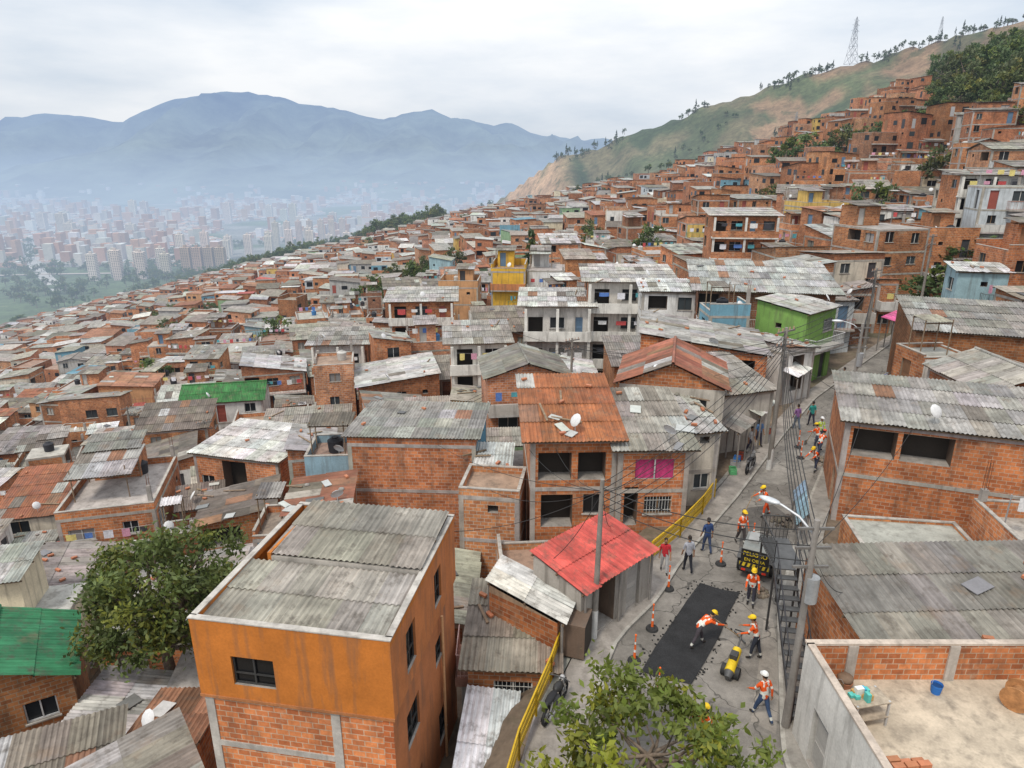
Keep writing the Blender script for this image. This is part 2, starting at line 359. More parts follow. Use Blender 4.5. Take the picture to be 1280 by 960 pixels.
# ------------------------------------------------------------ roofs
RP=[((.28,.26,.23),36),((.38,.37,.345),18),((.19,.165,.135),20),((.32,.29,.245),16),((.31,.12,.06),4),((.36,.17,.095),4),((.58,.57,.54),9),((.10,.26,.15),.4),((.12,.25,.32),.5),((.42,.10,.08),.6)]
def pick(p):
    s=sum(q[1] for q in p); r=U(0,s)
    for c,w in p:
        r-=w
        if r<=0: return c
    return p[-1][0]
PATCH=[(.40,.39,.37),(.17,.145,.12),(.43,.42,.39),(.24,.21,.18),(.34,.32,.28),(.28,.15,.09)]
def sheet_roof(b,O,Uv,Vv,W,L,tint,lod,patch=.12,sl=1.75,sw=.9,thick=True):
    O=Vector(O);Uv=Vector(Uv).normalized();Vv=Vector(Vv).normalized();Nn=Uv.cross(Vv)
    if Nn.z<0: Nn=-Nn
    flip=Uv.cross(Vv).z<0
    if lod==0:
        k=2
        for i in range(k):
            c=vary(tint,.14)
            q=[O+Uv*(W*i/k),O+Uv*(W*(i+1)/k),O+Uv*(W*(i+1)/k)+Vv*L,O+Uv*(W*i/k)+Vv*L]
            if flip: q.reverse()
            b.face([tuple(p) for p in q],'roof_far',c,[(p.x,p.y) for p in q])
        return
    nr=max(1,round(L/sl)); nc=max(1,round(W/sw)); sl=L/nr; sw=W/nc
    rowt=[U(.85,1.15) for _ in range(nr)]
    for r in range(nr):
        for c in range(nc):
            k=vary(mul(tint,rowt[r]),.13)
            if R()<patch: k=vary(random.choice(PATCH+[mul(tint,.6)]),.1)
            j=U(-.012,.012); v0=r*sl-(.10 if r else 0); v1=(r+1)*sl+(U(-.03,.06) if r==nr-1 else 0)
            dz0=.0+U(0,.006); dz1=.035+U(0,.01)
            u0=c*sw;u1=(c+1)*sw
            if lod>=2:
                ns=max(8,int(round(sw/.18))*4)
                for s in range(ns):
                    a0=u0+(u1-u0)*s/ns;a1=u0+(u1-u0)*(s+1)/ns
                    h0=.03*math.cos(2*math.pi*a0/.18);h1=.03*math.cos(2*math.pi*a1/.18)
                    q=[O+Uv*a0+Vv*v0+Nn*(dz0+h0),O+Uv*a1+Vv*v0+Nn*(dz0+h1),O+Uv*a1+Vv*v1+Nn*(dz1+h1+j),O+Uv*a0+Vv*v1+Nn*(dz1+h0+j)]
                    uv=[(a0,v0),(a1,v0),(a1,v1),(a0,v1)]
                    if flip: q.reverse();uv.reverse()
                    b.face([tuple(p) for p in q],'corrugated_sheet_real',k,uv)
            else:
                q=[O+Uv*u0+Vv*v0+Nn*dz0,O+Uv*u1+Vv*v0+Nn*dz0,O+Uv*u1+Vv*v1+Nn*(dz1+j),O+Uv*u0+Vv*v1+Nn*(dz1+j)]
                uv=[(u0,v0),(u1,v0),(u1,v1),(u0,v1)]
                if flip: q.reverse();uv.reverse()
                b.face([tuple(p) for p in q],'corrugated_sheet',k,uv)
    if thick: # purlins
        for r in range(nr+1):
            p=O+Vv*min(max(r*sl,.15),L-.15)-Nn*.11
            obox(b,p,Uv*W,Vv*.07,Nn*.06,'wood',(.16,.11,.07))
def roof_junk(b,O,Uv,Vv,W,L,n):
    O=Vector(O);Uv=Vector(Uv).normalized();Vv=Vector(Vv).normalized();Nn=Uv.cross(Vv)
    if Nn.z<0: Nn=-Nn
    for _ in range(n):
        p=O+Uv*U(.3,W-.3)+Vv*U(.3,L-.3)+Nn*.07; a=U(0,3.1); X=Uv*math.cos(a)+Vv*math.sin(a); Y=Nn.cross(X)
        k=R()
        if k<.5: obox(b,p,X*.3,Y*.14,Nn*.1,'paint',vary((.42,.16,.08)))
        elif k<.7: obox(b,p,X*U(.8,1.9),Y*.1,Nn*.05,'wood',vary((.25,.18,.12)))
        elif k<.85: ell(b,tuple(p),(.16,.14,.09),'concrete',vary((.3,.28,.25)),6,4,rough=.15)
        else: obox(b,p,X*U(.4,.9),Y*U(.3,.6),Nn*.03,'paint',vary(random.choice([(.45,.45,.42),(.1,.1,.1),(.2,.2,.2)])))
# ------------------------------------------------------------ facades
GL=[(.02,.023,.026),(.03,.034,.038),(.05,.06,.065),(.015,.015,.016)]
WC=[(.70,.69,.65)]*5+[(.60,.54,.44)]*4+[(.43,.42,.40)]*4+[(.16,.33,.42),(.25,.38,.22),(.62,.42,.12),(.55,.24,.14),(.52,.56,.58),(.66,.58,.42),(.55,.30,.15),(.30,.44,.48)]
DC=[(.25,.13,.07),(.4,.4,.4),(.12,.2,.3),(.45,.43,.4),(.3,.08,.06),(.06,.06,.065)]
def facade(b,p0,p1,z0,z1,mat,tint,ops,lod,uo=None,gl=None):
    L=math.hypot(p1[0]-p0[0],p1[1]-p0[1]); ux,uy=(p1[0]-p0[0])/L,(p1[1]-p0[1])/L; nx_,ny_=uy,-ux
    def P(a,z,o=0): return (p0[0]+ux*a+nx_*o,p0[1]+uy*a+ny_*o,z)
    if uo is None: uo=U(0,20)
    ops=[o for o in ops if o[0]>.05 and o[1]<L-.05 and o[3]<z1-.02]
    if lod==0:
        b.face([P(0,z0),P(L,z0),P(L,z1),P(0,z1)],mat,tint,[(uo,z0),(uo+L,z0),(uo+L,z1),(uo,z1)])
        for o in ops: b.face([P(o[0],o[2],.03),P(o[1],o[2],.03),P(o[1],o[3],.03),P(o[0],o[3],.03)],'glass' if o[4]!='door' else 'plain',random.choice(GL) if o[4]!='door' else random.choice(DC))
        return
    X=sorted({0.0,L}|{o[0] for o in ops}|{o[1] for o in ops}); Z=sorted({z0,z1}|{o[2] for o in ops}|{o[3] for o in ops})
    for j in range(len(Z)-1):
        zc=(Z[j]+Z[j+1])/2; run=None
        for i in range(len(X)-1):
            xc=(X[i]+X[i+1])/2
            hole=any(o[0]<xc<o[1] and o[2]<zc<o[3] for o in ops)
            if not hole:
                if run is None: run=X[i]
            if (hole or i==len(X)-2) and run is not None:
                e=X[i] if hole else X[i+1]
                b.face([P(run,Z[j]),P(e,Z[j]),P(e,Z[j+1]),P(run,Z[j+1])],mat,tint,[(uo+run,Z[j]),(uo+e,Z[j]),(uo+e,Z[j+1]),(uo+run,Z[j+1])]); run=None
    uv_=Vector((ux,uy,0)); nn=Vector((nx_,ny_,0)); kz=Vector((0,0,1))
    for o in ops:
        a0,a1,h0,h1,kind=o[:5]; dp=.13 if kind in('win','door','grille') else .9
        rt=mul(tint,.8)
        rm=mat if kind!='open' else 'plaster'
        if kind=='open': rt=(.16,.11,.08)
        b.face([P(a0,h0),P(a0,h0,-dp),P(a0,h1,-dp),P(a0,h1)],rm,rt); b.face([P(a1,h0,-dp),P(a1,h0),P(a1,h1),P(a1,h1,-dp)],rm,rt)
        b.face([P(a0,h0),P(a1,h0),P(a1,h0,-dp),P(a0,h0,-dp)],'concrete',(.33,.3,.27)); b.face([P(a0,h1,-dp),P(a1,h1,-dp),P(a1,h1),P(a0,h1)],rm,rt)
        if kind in('win','grille'):
            gt=gl or random.choice(GL)
            if R()<.2 and not gl: gt=vary((.28,.27,.25),.3)
            b.face([P(a0,h0,-dp),P(a1,h0,-dp),P(a1,h1,-dp),P(a0,h1,-dp)],'glass',gt)
            fc=(.04,.04,.04) if gl else random.choice([(.06,.06,.06),(.5,.5,.5),(.65,.64,.6),(.25,.15,.08)])
            m=(a0+a1)/2
            def bar(x0,x1,y0,y1,o0=-.11,t=.04): obox(b,P(x0,y0,o0),uv_*(x1-x0),nn*t,kz*(y1-y0),'paint',fc)
            bar(m-.025,m+.025,h0,h1)
            if lod>=2:
                bar(a0,a0+.05,h0,h1);bar(a1-.05,a1,h0,h1);bar(a0+.05,m-.025,h0,h0+.05);bar(m+.025,a1-.05,h0,h0+.05);bar(a0+.05,m-.025,h1-.05,h1);bar(m+.025,a1-.05,h1-.05,h1)
                if gl: bar(a0+.05,m-.025,h0+(h1-h0)*.35,h0+(h1-h0)*.35+.035); bar(m+.025,a1-.05,h0+(h1-h0)*.35,h0+(h1-h0)*.35+.035)
            if kind=='grille' and lod>=2:
                k=max(3,int((a1-a0)/.14)); 
                for i in range(k+1):
                    x=a0+(a1-a0)*i/k; obox(b,P(x-.008,h0,-.03),uv_*.016,nn*.016,kz*(h1-h0),'paint',(.6,.6,.58))
                for zz in (h0+.2,h1-.2): obox(b,P(a0,zz,-.012),uv_*(a1-a0),nn*.016,kz*.016,'paint',(.6,.6,.58))
            if not gl: obox(b,P(a0-.06,h0-.06,-.02),uv_*(a1-a0+.12),nn*.09,kz*.06,'concrete',(.42,.39,.35))
        elif kind=='door':
            dc=o[5] if len(o)>5 else random.choice(DC)
            b.face([P(a0,h0,-dp),P(a1,h0,-dp),P(a1,h1,-dp),P(a0,h1,-dp)],'paint',dc)
            if lod>=2:
                for q in (0.12,.55): obox(b,P(a0+.12,h0+(h1-h0)*q,-dp),uv_*(a1-a0-.24),nn*.02,kz*(h1-h0)*.32,'paint',mul(dc,.8))
        elif kind=='curtain':
            k=10
            for i in range(k):
                x0=a0+(a1-a0)*i/k;x1=a0+(a1-a0)*(i+1)/k; b.face([P(x0,h0,-.1-.04*(i%2)),P(x1,h0,-.1-.04*((i+1)%2)),P(x1,h1,-.1-.04*((i+1)%2)),P(x0,h1,-.1-.04*(i%2))],'cloth',(.5,.05,.17))
            obox(b,P((a0+a1)/2-.03,h0,-.03),uv_*.06,nn*.04,kz*(h1-h0),'paint',(.5,.5,.5))
        else:
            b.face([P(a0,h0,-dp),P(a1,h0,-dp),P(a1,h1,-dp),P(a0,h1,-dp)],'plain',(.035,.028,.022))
def auto_ops(L,z0,z1,nfl,dens=.7,doors=True):
    fh=(z1-z0)/nfl; ops=[]
    for k in range(nfl):
        n=max(1,int(L/2.2)); cw=L/n
        for i in range(n):
            if R()>dens: continue
            c=cw*(i+.5)+U(-.2,.2); zf=z0+k*fh; r=R()
            if r<.62: w=U(.8,1.5);h=U(.8,1.15); s=U(.85,1.05); ops.append((c-w/2,c+w/2,zf+s,min(zf+s+h,zf+fh-.25),'win' if R()<.7 else 'grille'))
            elif r<.78: ops.append((c-.45,c+.45,zf+.03,zf+2.05,'door'))
            elif r<.9: w=U(1.2,min(2.2,cw)); ops.append((c-w/2,c+w/2,zf+.9,zf+fh-.3,'open'))
            else: ops.append((c-.25,c+.25,zf+1.4,zf+1.8,'open'))
    return ops
def laundry(b,p,q,n):
    p=Vector(p);q=Vector(q); tube(b,[tuple(p.lerp(q,t/4)-Vector((0,0,.08*math.sin(math.pi*t/4)))) for t in range(5)],.008,3,'plain',(.5,.5,.5))
    for i in range(n):
        a=p.lerp(q,(i+.3)/n); c=p.lerp(q,(i+.3+U(.4,.6))/n); h=U(.35,.7); a.z-=.06;c.z-=.06
        col=random.choice([(.7,.7,.7),(.1,.2,.5),(.5,.08,.08),(.6,.3,.4),(.1,.35,.4),(.05,.05,.06),(.65,.55,.2),(.7,.7,.75)])
        m=(a+c)/2+Vector((U(-.05,.05),U(-.05,.05),0))
        b.face([tuple(a),tuple(m),tuple(m-Vector((0,0,h))),tuple(a-Vector((0,0,h*.95)))],'cloth',col)
        b.face([tuple(m),tuple(c),tuple(c-Vector((0,0,h*.93))),tuple(m-Vector((0,0,h)))],'cloth',col)
def tank(b,x,y,z):
    c=random.choice([(.03,.03,.035),(.05,.16,.35),(.03,.03,.035),(.45,.43,.4)])
    cyl(b,(x,y,z),(x,y,z+.75),.42,.48,12,'plain',c); cyl(b,(x,y,z+.75),(x,y,z+.9),.48,.25,12,'plain',c); cyl(b,(x,y,z+.9),(x,y,z+.96),.2,.2,10,'plain',mul(c,.7))
def dish(b,x,y,z):
    cyl(b,(x,y,z),(x,y,z+.7),.02,.02,5,'metal',(.5,.5,.5))
    M=Matrix.Rotation(U(0,6),3,'Z')@Matrix.Rotation(-1.0,3,'X'); ell(b,(x,y,z+.8),(.33,.33,.09),'plain',(.6,.6,.6),10,3,v0=0.0,M=M)
def rebar(b,x,y,z):
    box(b,x-.12,x+.12,y-.12,y+.12,z,z+U(.3,1.2),'concrete',(.36,.33,.3))
    for dx in(-.07,.07):
        for dy in(-.07,.07): cyl(b,(x+dx,y+dy,z+.3),(x+dx+U(-.05,.05),y+dy,z+U(1.5,1.9)),.012,.012,4,'metal',(.22,.1,.06),False)
def railing(b,pts,h,col,lod,fill='bars'):
    for i in range(len(pts)-1):
        a=Vector(pts[i]);c=Vector(pts[i+1]);L=(c-a).length
        tube(b,[tuple(a+Vector((0,0,h))),tuple(c+Vector((0,0,h)))],.025,5,'paint',col)
        tube(b,[tuple(a+Vector((0,0,.08))),tuple(c+Vector((0,0,.08)))],.015,4,'paint',col)
        n=int(L/(.14 if lod>=2 else .35))+1
        for k in range(n+1):
            p=a.lerp(c,k/n); obox(b,p-Vector((.008,.008,0)),(.018,0,0),(0,.018,0),(0,0,h),'paint',col,(0,1))
def house(b,w,d,zb,zt,lod,wall='brick',wt=None,roof='shed',rc=None,low=0,rise=None,nfl=None,dens=.7,sides=None,opsf=None,band=None,balc=None,oh=.3,clutter=True,patch=.12,par=None,ops4=None,fp=None):
    hw,hd=w/2,d/2; C=[(-hw,-hd),(hw,-hd),(hw,hd),(-hw,hd)]
    if nfl is None: nfl=max(1,round(zt/2.6))
    bt=vary((1,1,1),.2) if wt is None else wt
    if wt is None and R()<.2: bt=mul(bt,.72)
    if wt is None and R()<.15: bt=(bt[0]*1.0,bt[1]*1.15,bt[2]*1.35)
    pt=random.choice(WC); 
    if rc is None: rc=vary(pick(RP),.15)
    if band is None: band=R()<.6
    for s in range(4):
        if wall=='paint' : m='plaster'; t=wt or pt
        elif wall=='paintf': m,t=('plaster',fp or pt) if s==0 else ('hollow_brick',bt)
        else: m,t='hollow_brick',bt
        if sides and sides.get(s): m,t=sides[s]
        L=w if s%2==0 else d
        if ops4 and s in ops4: ops=ops4[s]
        else: ops=auto_ops(L,0,zt,nfl,dens*(1 if s in(0,3,1) else .3)*(.75 if s in (1,3) else 1)) if lod>0 else [o for o in auto_ops(L,0,zt,nfl,dens*.8) if s!=2]
        facade(b,C[s],C[(s+1)%4],zb,zt,m,t,ops,lod)
        if band and lod>0:
            p0,p1=C[s],C[(s+1)%4]; ux,uy=(p1[0]-p0[0])/L,(p1[1]-p0[1])/L
            for k in range(1,nfl+1):
                zz=zt*k/nfl-.2-.003*s
                obox(b,(p0[0]+uy*-.05-ux*.0,p0[1]+ux*.05,zz),(ux*L,uy*L,0),(uy*.07,-ux*.07,0),(0,0,.19),'concrete',vary((.40,.37,.33),.08))
            for a in (0.0,L-.22):
                obox(b,(p0[0]+ux*a-uy*.05,p0[1]+uy*a+ux*.05,zb),(ux*.22,uy*.22,0),(uy*.065,-ux*.065,0),(0,0,zt-zb-.01),'concrete',vary((.38,.35,.31),.08))
    if balc is None: balc=(R()<.55 and nfl>1) if lod>0 else False
    if balc and lod>0:
        for k in range(1,nfl):
            zz=zt*k/nfl; bd=U(.7,1.1); x0=-hw if R()<.7 else 0; 
            box(b,x0,hw,-hd-bd,-hd-.02,zz-.14,zz+.02,'concrete',vary((.45,.42,.38)))
            if R()<.5:
                t=random.choice([(.66,.65,.62),(.5,.2,.08),(.45,.42,.38)]); 
                box(b,x0,hw,-hd-bd,-hd-bd+.1,zz+.02,zz+.85,'plaster',t); box(b,x0,x0+.1,-hd-bd+.1,-hd-.02,zz+.02,zz+.85,'plaster',t); box(b,hw-.1,hw,-hd-bd+.1,-hd-.02,zz+.02,zz+.85,'plaster',t)
            else: railing(b,[(x0+.03,-hd-.05,zz+.02),(x0+.03,-hd-bd+.03,zz+.02),(hw-.03,-hd-bd+.03,zz+.02),(hw-.03,-hd-.05,zz+.02)],.9,random.choice([(.6,.6,.6),(.1,.1,.1),(.1,.3,.15),(.35,.12,.08)]),lod)
            if lod>=1 and R()<.35: laundry(b,(x0+.2,-hd-bd*.6,zz+1.7),(hw-.2,-hd-bd*.6,zz+1.7),int(w/1.1))
    wm,wtt=('hollow_brick',bt) if wall!='paint' else ('plaster',wt or pt)
    if roof=='shed':
        k=low; L=w if k%2==0 else d; D=d if k%2==0 else w
        if rise is None: rise=D*U(.08,.2)
        c=[Vector((*C[(k+i)%4],zt)) for i in range(4)]; up=Vector((0,0,rise))
        def wf(ps):
            ps=[tuple(p) for p in ps]; b.face(ps,wm,wtt,[(p[0]+p[1],p[2]) for p in ps])
        wf([c[1],c[2],c[2]+up]); wf([c[3],c[0],c[3]+up]); wf([c[2],c[3],c[3]+up,c[2]+up])
        Uv=(c[1]-c[0]).normalized(); Vv=(c[0]-(c[3]+up)); SLn=Vv.length; Vv.normalize()
        O=c[3]+up-Uv*oh-Vv*oh*.6+Vector((0,0,.13)); W=L+2*oh; LL=SLn+oh*1.6
        sheet_roof(b,O,Uv,Vv,W,LL,rc,lod,patch)
        if lod>=1 and clutter: roof_junk(b,O,Uv,Vv,W,LL,random.randint(0,6 if lod<2 else 12))
    elif roof=='gable':
        if rise is None: rise=d*U(.12,.2)
        ax=low%2
        if ax==0: A=Vector((-hw,-hd,zt));B=Vector((hw,-hd,zt));Cc=Vector((hw,hd,zt));Dd=Vector((-hw,hd,zt));half=hd;L=w
        else: A=Vector((hw,-hd,zt));B=Vector((hw,hd,zt));Cc=Vector((-hw,hd,zt));Dd=Vector((-hw,-hd,zt));half=hw;L=d
        up=Vector((0,0,rise)); r0=(A+Dd)/2+up; r1=(B+Cc)/2+up
        for ps in ([B,Cc,r1],[Dd,A,r0]):
            ps=[tuple(p) for p in ps]; b.face(ps,wm,wtt,[(p[0]+p[1],p[2]) for p in ps])
        Uv=(B-A).normalized()
        V1=(A-r0);l1=V1.length;V1.normalize();V2=(Dd-r0).normalized()
        sheet_roof(b,r0-Uv*oh+Vector((0,0,.13)),Uv,V1,L+2*oh,l1+oh,rc,lod,patch); sheet_roof(b,r0-Uv*oh+Vector((0,0,.14)),Uv,V2,L+2*oh,l1+oh,rc,lod,patch)
        if lod>=1: tube(b,[tuple(r0-Uv*oh+Vector((0,0,.16))),tuple(r1+Uv*oh+Vector((0,0,.16)))],.09,6,'corrugated_sheet_real',mul(rc,.9))
    else:
        fc=vary(random.choice([(.36,.34,.30),(.42,.39,.35),(.30,.25,.21),(.34,.23,.17)]),.1)
        box(b,-hw+.001,hw-.001,-hd+.001,hd-.001,zt-.2,zt+.001,'concrete',fc,(0,2,3,4,5))
        ph=par if par is not None else (U(.2,1.0) if R()<.8 else 0)
        if ph>0:
            th=.13; m=wm;t=wtt
            for (x0,x1,y0,y1) in ((-hw,hw,-hd,-hd+th),(-hw,hw,hd-th,hd),(-hw,-hw+th,-hd+th,hd-th),(hw-th,hw,-hd+th,hd-th)):
                hh=ph if R()<.8 or par else ph*.4
                box(b,x0,x1,y0,y1,zt+.002,zt+hh,m,t,(0,1)); box(b,x0-.015,x1+.015,y0-.015,y1+.015,zt+hh,zt+hh+.05,'concrete',(.42,.39,.35))
        if lod>0 and clutter:
            for (x,y) in ((-hw+.2,-hd+.2),(hw-.2,-hd+.2),(hw-.2,hd-.2),(-hw+.2,hd-.2)):
                if R()<.3: rebar(b,x,y,zt+ph+.05)
            if R()<.5: tank(b,U(-hw+1,hw-1),U(0,hd-.8),zt+.01)
            if R()<.5 and w>4: laundry(b,(-hw+.3,U(-.5,.5),zt+1.8),(hw-.3,U(-.5,.5),zt+1.8),int(w*.9)); cyl(b,(-hw+.3,0,zt),(-hw+.3,0,zt+1.85),.03,.03,5,'metal',(.4,.4,.4)); cyl(b,(hw-.3,0,zt),(hw-.3,0,zt+1.85),.03,.03,5,'metal',(.4,.4,.4))
            if R()<.6 and w>4.0 and d>4.0:
                x0=U(-hw+.2,0);ww=U(2,hw+.5); y1=hd-.15;y0=y1-U(1.8,3)
                if x0+ww>hw-.15: ww=hw-.15-x0
                facade(b,(x0,y0),(x0+ww,y0),zt+.002,zt+2.2,wm,wtt,[(.3,1.1,zt+.1,zt+1.95,'door')],lod)
                facade(b,(x0+ww,y0),(x0+ww,y1),zt+.002,zt+2.2,wm,wtt,[],lod);facade(b,(x0+ww,y1),(x0,y1),zt+.002,zt+2.2,wm,wtt,[],lod);facade(b,(x0,y1),(x0,y0),zt+.002,zt+2.2,wm,wtt,[],lod)
                sheet_roof(b,(x0-.3,y1+.2,zt+2.65),(1,0,0),(0,-1,-.12),ww+.6,y1-y0+.7,vary(pick(RP)),lod)
            if R()<.35:
                sheet_roof(b,(-hw*.9,hd*.5,zt+2.3),(1,0,0),(0,-1,-.1),w*U(.4,.8),d*.55,vary(pick(RP)),lod)
                for x in(-hw*.85,hw*.3):
                    for y in(-hd*.4,hd*.4): cyl(b,(x,y,zt),(x,y,zt+2.25),.04,.04,5,'wood',(.25,.18,.12))
    if lod>0 and clutter and R()<.3: dish(b,U(-hw+.4,hw-.4),-hd+.4,zt)
# ------------------------------------------------------------ packing
PL=[];HS={}
def sat(a,c):
    for (q,r) in ((a,c),(c,a)):
        ca,sa=math.cos(q[4]),math.sin(q[4]); dx,dy=r[0]-q[0],r[1]-q[1]
        lx,ly=dx*ca+dy*sa,-dx*sa+dy*ca; da=r[4]-q[4]; cc,ss=abs(math.cos(da)),abs(math.sin(da))
        if abs(lx)>q[2]+r[2]*cc+r[3]*ss or abs(ly)>q[3]+r[2]*ss+r[3]*cc: return False
    return True
def reg(o):
    PL.append(o); HS.setdefault((int(o[0]//12),int(o[1]//12)),[]).append(o)
def free(o):
    kx,ky=int(o[0]//12),int(o[1]//12)
    for i in(-1,0,1):
        for j in(-1,0,1):
            for q in HS.get((kx+i,ky+j),()):
                if sat(o,q): return False
    return True
def H(name,cx,cy,rot,w,d,zt,base=None,lod=2,zb=-4,**k):
    b=MB(); z=tz(cx,cy) if base is None else base
    house(b,w,d,zb,zt-z,lod,**k); a=math.radians(rot); b.obj(name,(cx,cy,z),a); reg((cx,cy,w/2,d/2,a)); return b
FB=(.31,.29,.26);LG=(.44,.43,.41);DB=(.20,.175,.145)
# -- right of the street
reg((17,12.6,8.6,3.8,0))
H('brick_house',18.0,19.1,2,15,4.6,2.9,base=0,roof='shed',low=0,rise=.55,rc=(.235,.215,.19),wt=(1,1,1),patch=.03,dens=.3,band=False)
H('brick_house',22.2,30.4,-20,12,6.2,5.1,base=0,roof='shed',low=0,rise=.5,rc=(.31,.295,.27),wt=(1.0,.95,.93),dens=.12,patch=.25,band=True,balc=False)
H('brick_house',16.6,25.0,-8,4.6,3.0,1.6,base=0,nfl=1,roof='flat',par=.12,dens=.0,band=False,clutter=False)
H('brick_house',22.6,23.6,-8,6.8,3.6,2.3,base=0,nfl=1,roof='flat',par=.7,dens=.3,band=False)
H('brick_house',35,47.8,-20,12,8,5.4,base=.6,roof='shed',low=0,rise=.9,rc=(.29,.275,.25),dens=.25,balc=False)
H('brick_house',32.7,41.0,-20,6.5,4,3.4,base=.6,roof='shed',low=0,rise=.3,rc=(.56,.55,.52),dens=.2,balc=False,patch=.0)
# -- left of the street
H('brick_house',2.75,32.3,2,4.0,6.6,4.4,base=-.4,zb=-4,roof='shed',low=0,rise=.9,rc=(.33,.12,.05),patch=.15,dens=.9,band=True,nfl=2,oh=.45,balc=False,ops4={0:[(.35,1.9,2.75,4.15,'open'),(2.2,3.5,2.75,4.15,'open'),(.5,2.0,.3,2.0,'open'),(2.5,3.4,1.0,2.0,'win')],3:[(1.5,3,2.9,4.1,'open')]},wt=(.95,.88,.82))
H('brick_house',6.45,31.6,2,3.3,5.6,4.0,base=0,zb=-4,roof='shed',low=0,rise=.9,rc=(.33,.30,.26),nfl=2,ops4={0:[(.35,1.0,.1,2.1,'open'),(1.3,2.6,.7,1.6,'grille'),(.8,2.6,2.5,3.5,'curtain')]},balc=False,wt=(1.05,1,1),oh=.4)
H('painted_house',9.0,33.2,10,1.7,4.4,3.9,base=0,wall='paint',wt=(.55,.50,.42),roof='shed',low=0,rise=.5,rc=LG,balc=False)
H('brick_house',9.3,37.8,-14,5.6,5.4,4.9,base=0,wall='paintf',fp=(.50,.46,.40),roof='gable',low=1,rise=1.25,rc=(.36,.14,.09),patch=.3,balc=False)
H('brick_house',12.9,40.4,18,4.0,5.2,3.6,base=0,roof='shed',low=0,rise=.9,rc=FB,wall='paintf',fp=(.5,.47,.42))
H('brick_house',13.4,47.2,-12,8.2,7,4.4,base=0,zb=-5,roof='shed',low=1,rise=1.1,rc=(.35,.34,.32),dens=.12,balc=False,nfl=2,wt=(1.1,1,.95))
H('painted_house',19.4,48.6,30,3.0,4.4,3.8,base=0,wall='paint',wt=(.7,.69,.66),roof='shed',low=1,rise=.4,rc=LG)
H('painted_house',22.6,53.4,40,4.6,4.2,5.6,base=0,wall='paint',wt=(.20,.36,.09),roof='shed',low=0,rise=.5,rc=LG,balc=True)
H('brick_house',21.9,60.5,-10,11,8,6.2,base=0,roof='shed',low=0,rise=1.3,rc=(.43,.43,.41),dens=.8,balc=True,patch=.18,oh=.6)
H('painted_house',14.2,62,-5,5,5,5.6,wall='paint',wt=(.72,.71,.68),roof='shed',low=0,rise=.3,rc=(.54,.54,.52),dens=.9)
WHT=(.68,.66,.61)
def apt(cx,cy,rot,w,d,zt,base,nfl,wt,rc,opn=True):
    fh=(zt-base)/nfl; ops=[]
    for k in range(nfl):
        z=fh*k
        n=int(w/2.0)
        for i in range(n):
            c=w*(i+.5)/n
            if i%3==2: ops.append((c-.35,c+.35,z+.1,z+2.0,'door'))
            else: ops.append((c-.7,c+.7,z+(.1 if i%2==0 else .9),z+2.0,'win' if i%2 else 'open'))
    b=MB(); house(b,w,d,-4,zt-base,2 if cy<70 else 1,wall='paint' if wt else 'brick',wt=wt,roof='shed',low=0,rise=.5,rc=rc,nfl=nfl,ops4={0:ops},balc=False,band=False,oh=.7,sides={0:('hollow_brick',(1,.95,.9)) if R()<.5 else None,1:('hollow_brick',(1,.95,.9)),3:('hollow_brick',(1,.95,.9))})
    for k in range(0,nfl):
        zz=fh*k; box(b,-w/2-.1,w/2+.1,-d/2-1.0,-d/2-.02,zz-.15,zz+.02,'plaster',WHT)
        br=R()<.45
        if k>0: box(b,-w/2-.1,w/2+.1,-d/2-1.0,-d/2-.9,zz+.02,zz+.8,'hollow_brick' if br else 'plaster',(1,1,1) if br else WHT)
        for q in range(3):
            x=-w/2+q*(w-.25)/2; box(b,x,x+.25,-d/2-.85,-d/2-.6,zz+.02,zz+fh-.16,'plaster',WHT)
        if k>0 and R()<.6: laundry(b,(-w/2+.5,-d/2-.5,zz+1.8),(w/2-.5,-d/2-.5,zz+1.8),4)
    a=math.radians(rot); b.obj('apartment_building',(cx,cy,base),a); reg((cx,cy-.4,w/2+.1,d/2+.5,a))
apt(11.3,67.5,-3,7.8,7,5.8,-5.0,4,(.62,.58,.52),(.46,.44,.41))
apt(4.4,66.5,-2,6.2,6,3.6,-5.6,3,(.55,.52,.48),(.54,.53,.51))
apt(-11,83,4,7.5,6,.8,-9.5,4,(.6,.56,.48),(.44,.42,.39))
apt(-3.3,62,6,5,6,1.2,-6.5,3,(.7,.68,.62),FB)
apt(-19,74,5,5.5,5,-2.2,-11.5,3,(.55,.53,.50),FB)
apt(30,92,-6,8,6,10,-.5,4,None,(.44,.42,.39))
apt(58,88,-12,7,6,15,5.5,4,(.62,.60,.56),(.34,.32,.29))
H('painted_house',-.3,92,-4,4.5,6,3.0,wall='paint',wt=(.66,.40,.05),roof='flat',lod=1,balc=True)
H('painted_house',4.7,94,-4,5,6,2.8,wall='paint',wt=(.72,.72,.70),roof='flat',lod=1,balc=True)
H('painted_house',-32.5,73.5,12,8.5,5.4,-8.6,wall='paint',wt=(.62,.62,.6),roof='gable',low=0,rise=1.2,rc=(.05,.19,.055),patch=0,lod=2,balc=False)
H('brick_house',-18.8,47,-14,6.8,6.0,-3.3,roof='shed',low=0,rise=.25,rc=(.60,.58,.55),patch=.0,nfl=2,balc=True)
H('brick_house',-5.3,37.2,-3,7.0,6.2,2.0,base=-3.4,nfl=2,roof='shed',low=2,rise=.3,rc=(.31,.30,.27),dens=.0,sides={1:('plaster',(.10,.33,.50))},balc=False)
H('painted_house',-.95,34.0,-3,1.5,2.6,1.2,base=-3.4,nfl=1,wall='paint',wt=(.07,.27,.46),roof='shed',low=0,rise=.2,rc=(.5,.5,.5),balc=False)
H('brick_house',-.9,30.3,-8,2.9,2.7,1.5,base=-3,nfl=2,roof='flat',par=.35,dens=.25,clutter=False,band=True,balc=False)
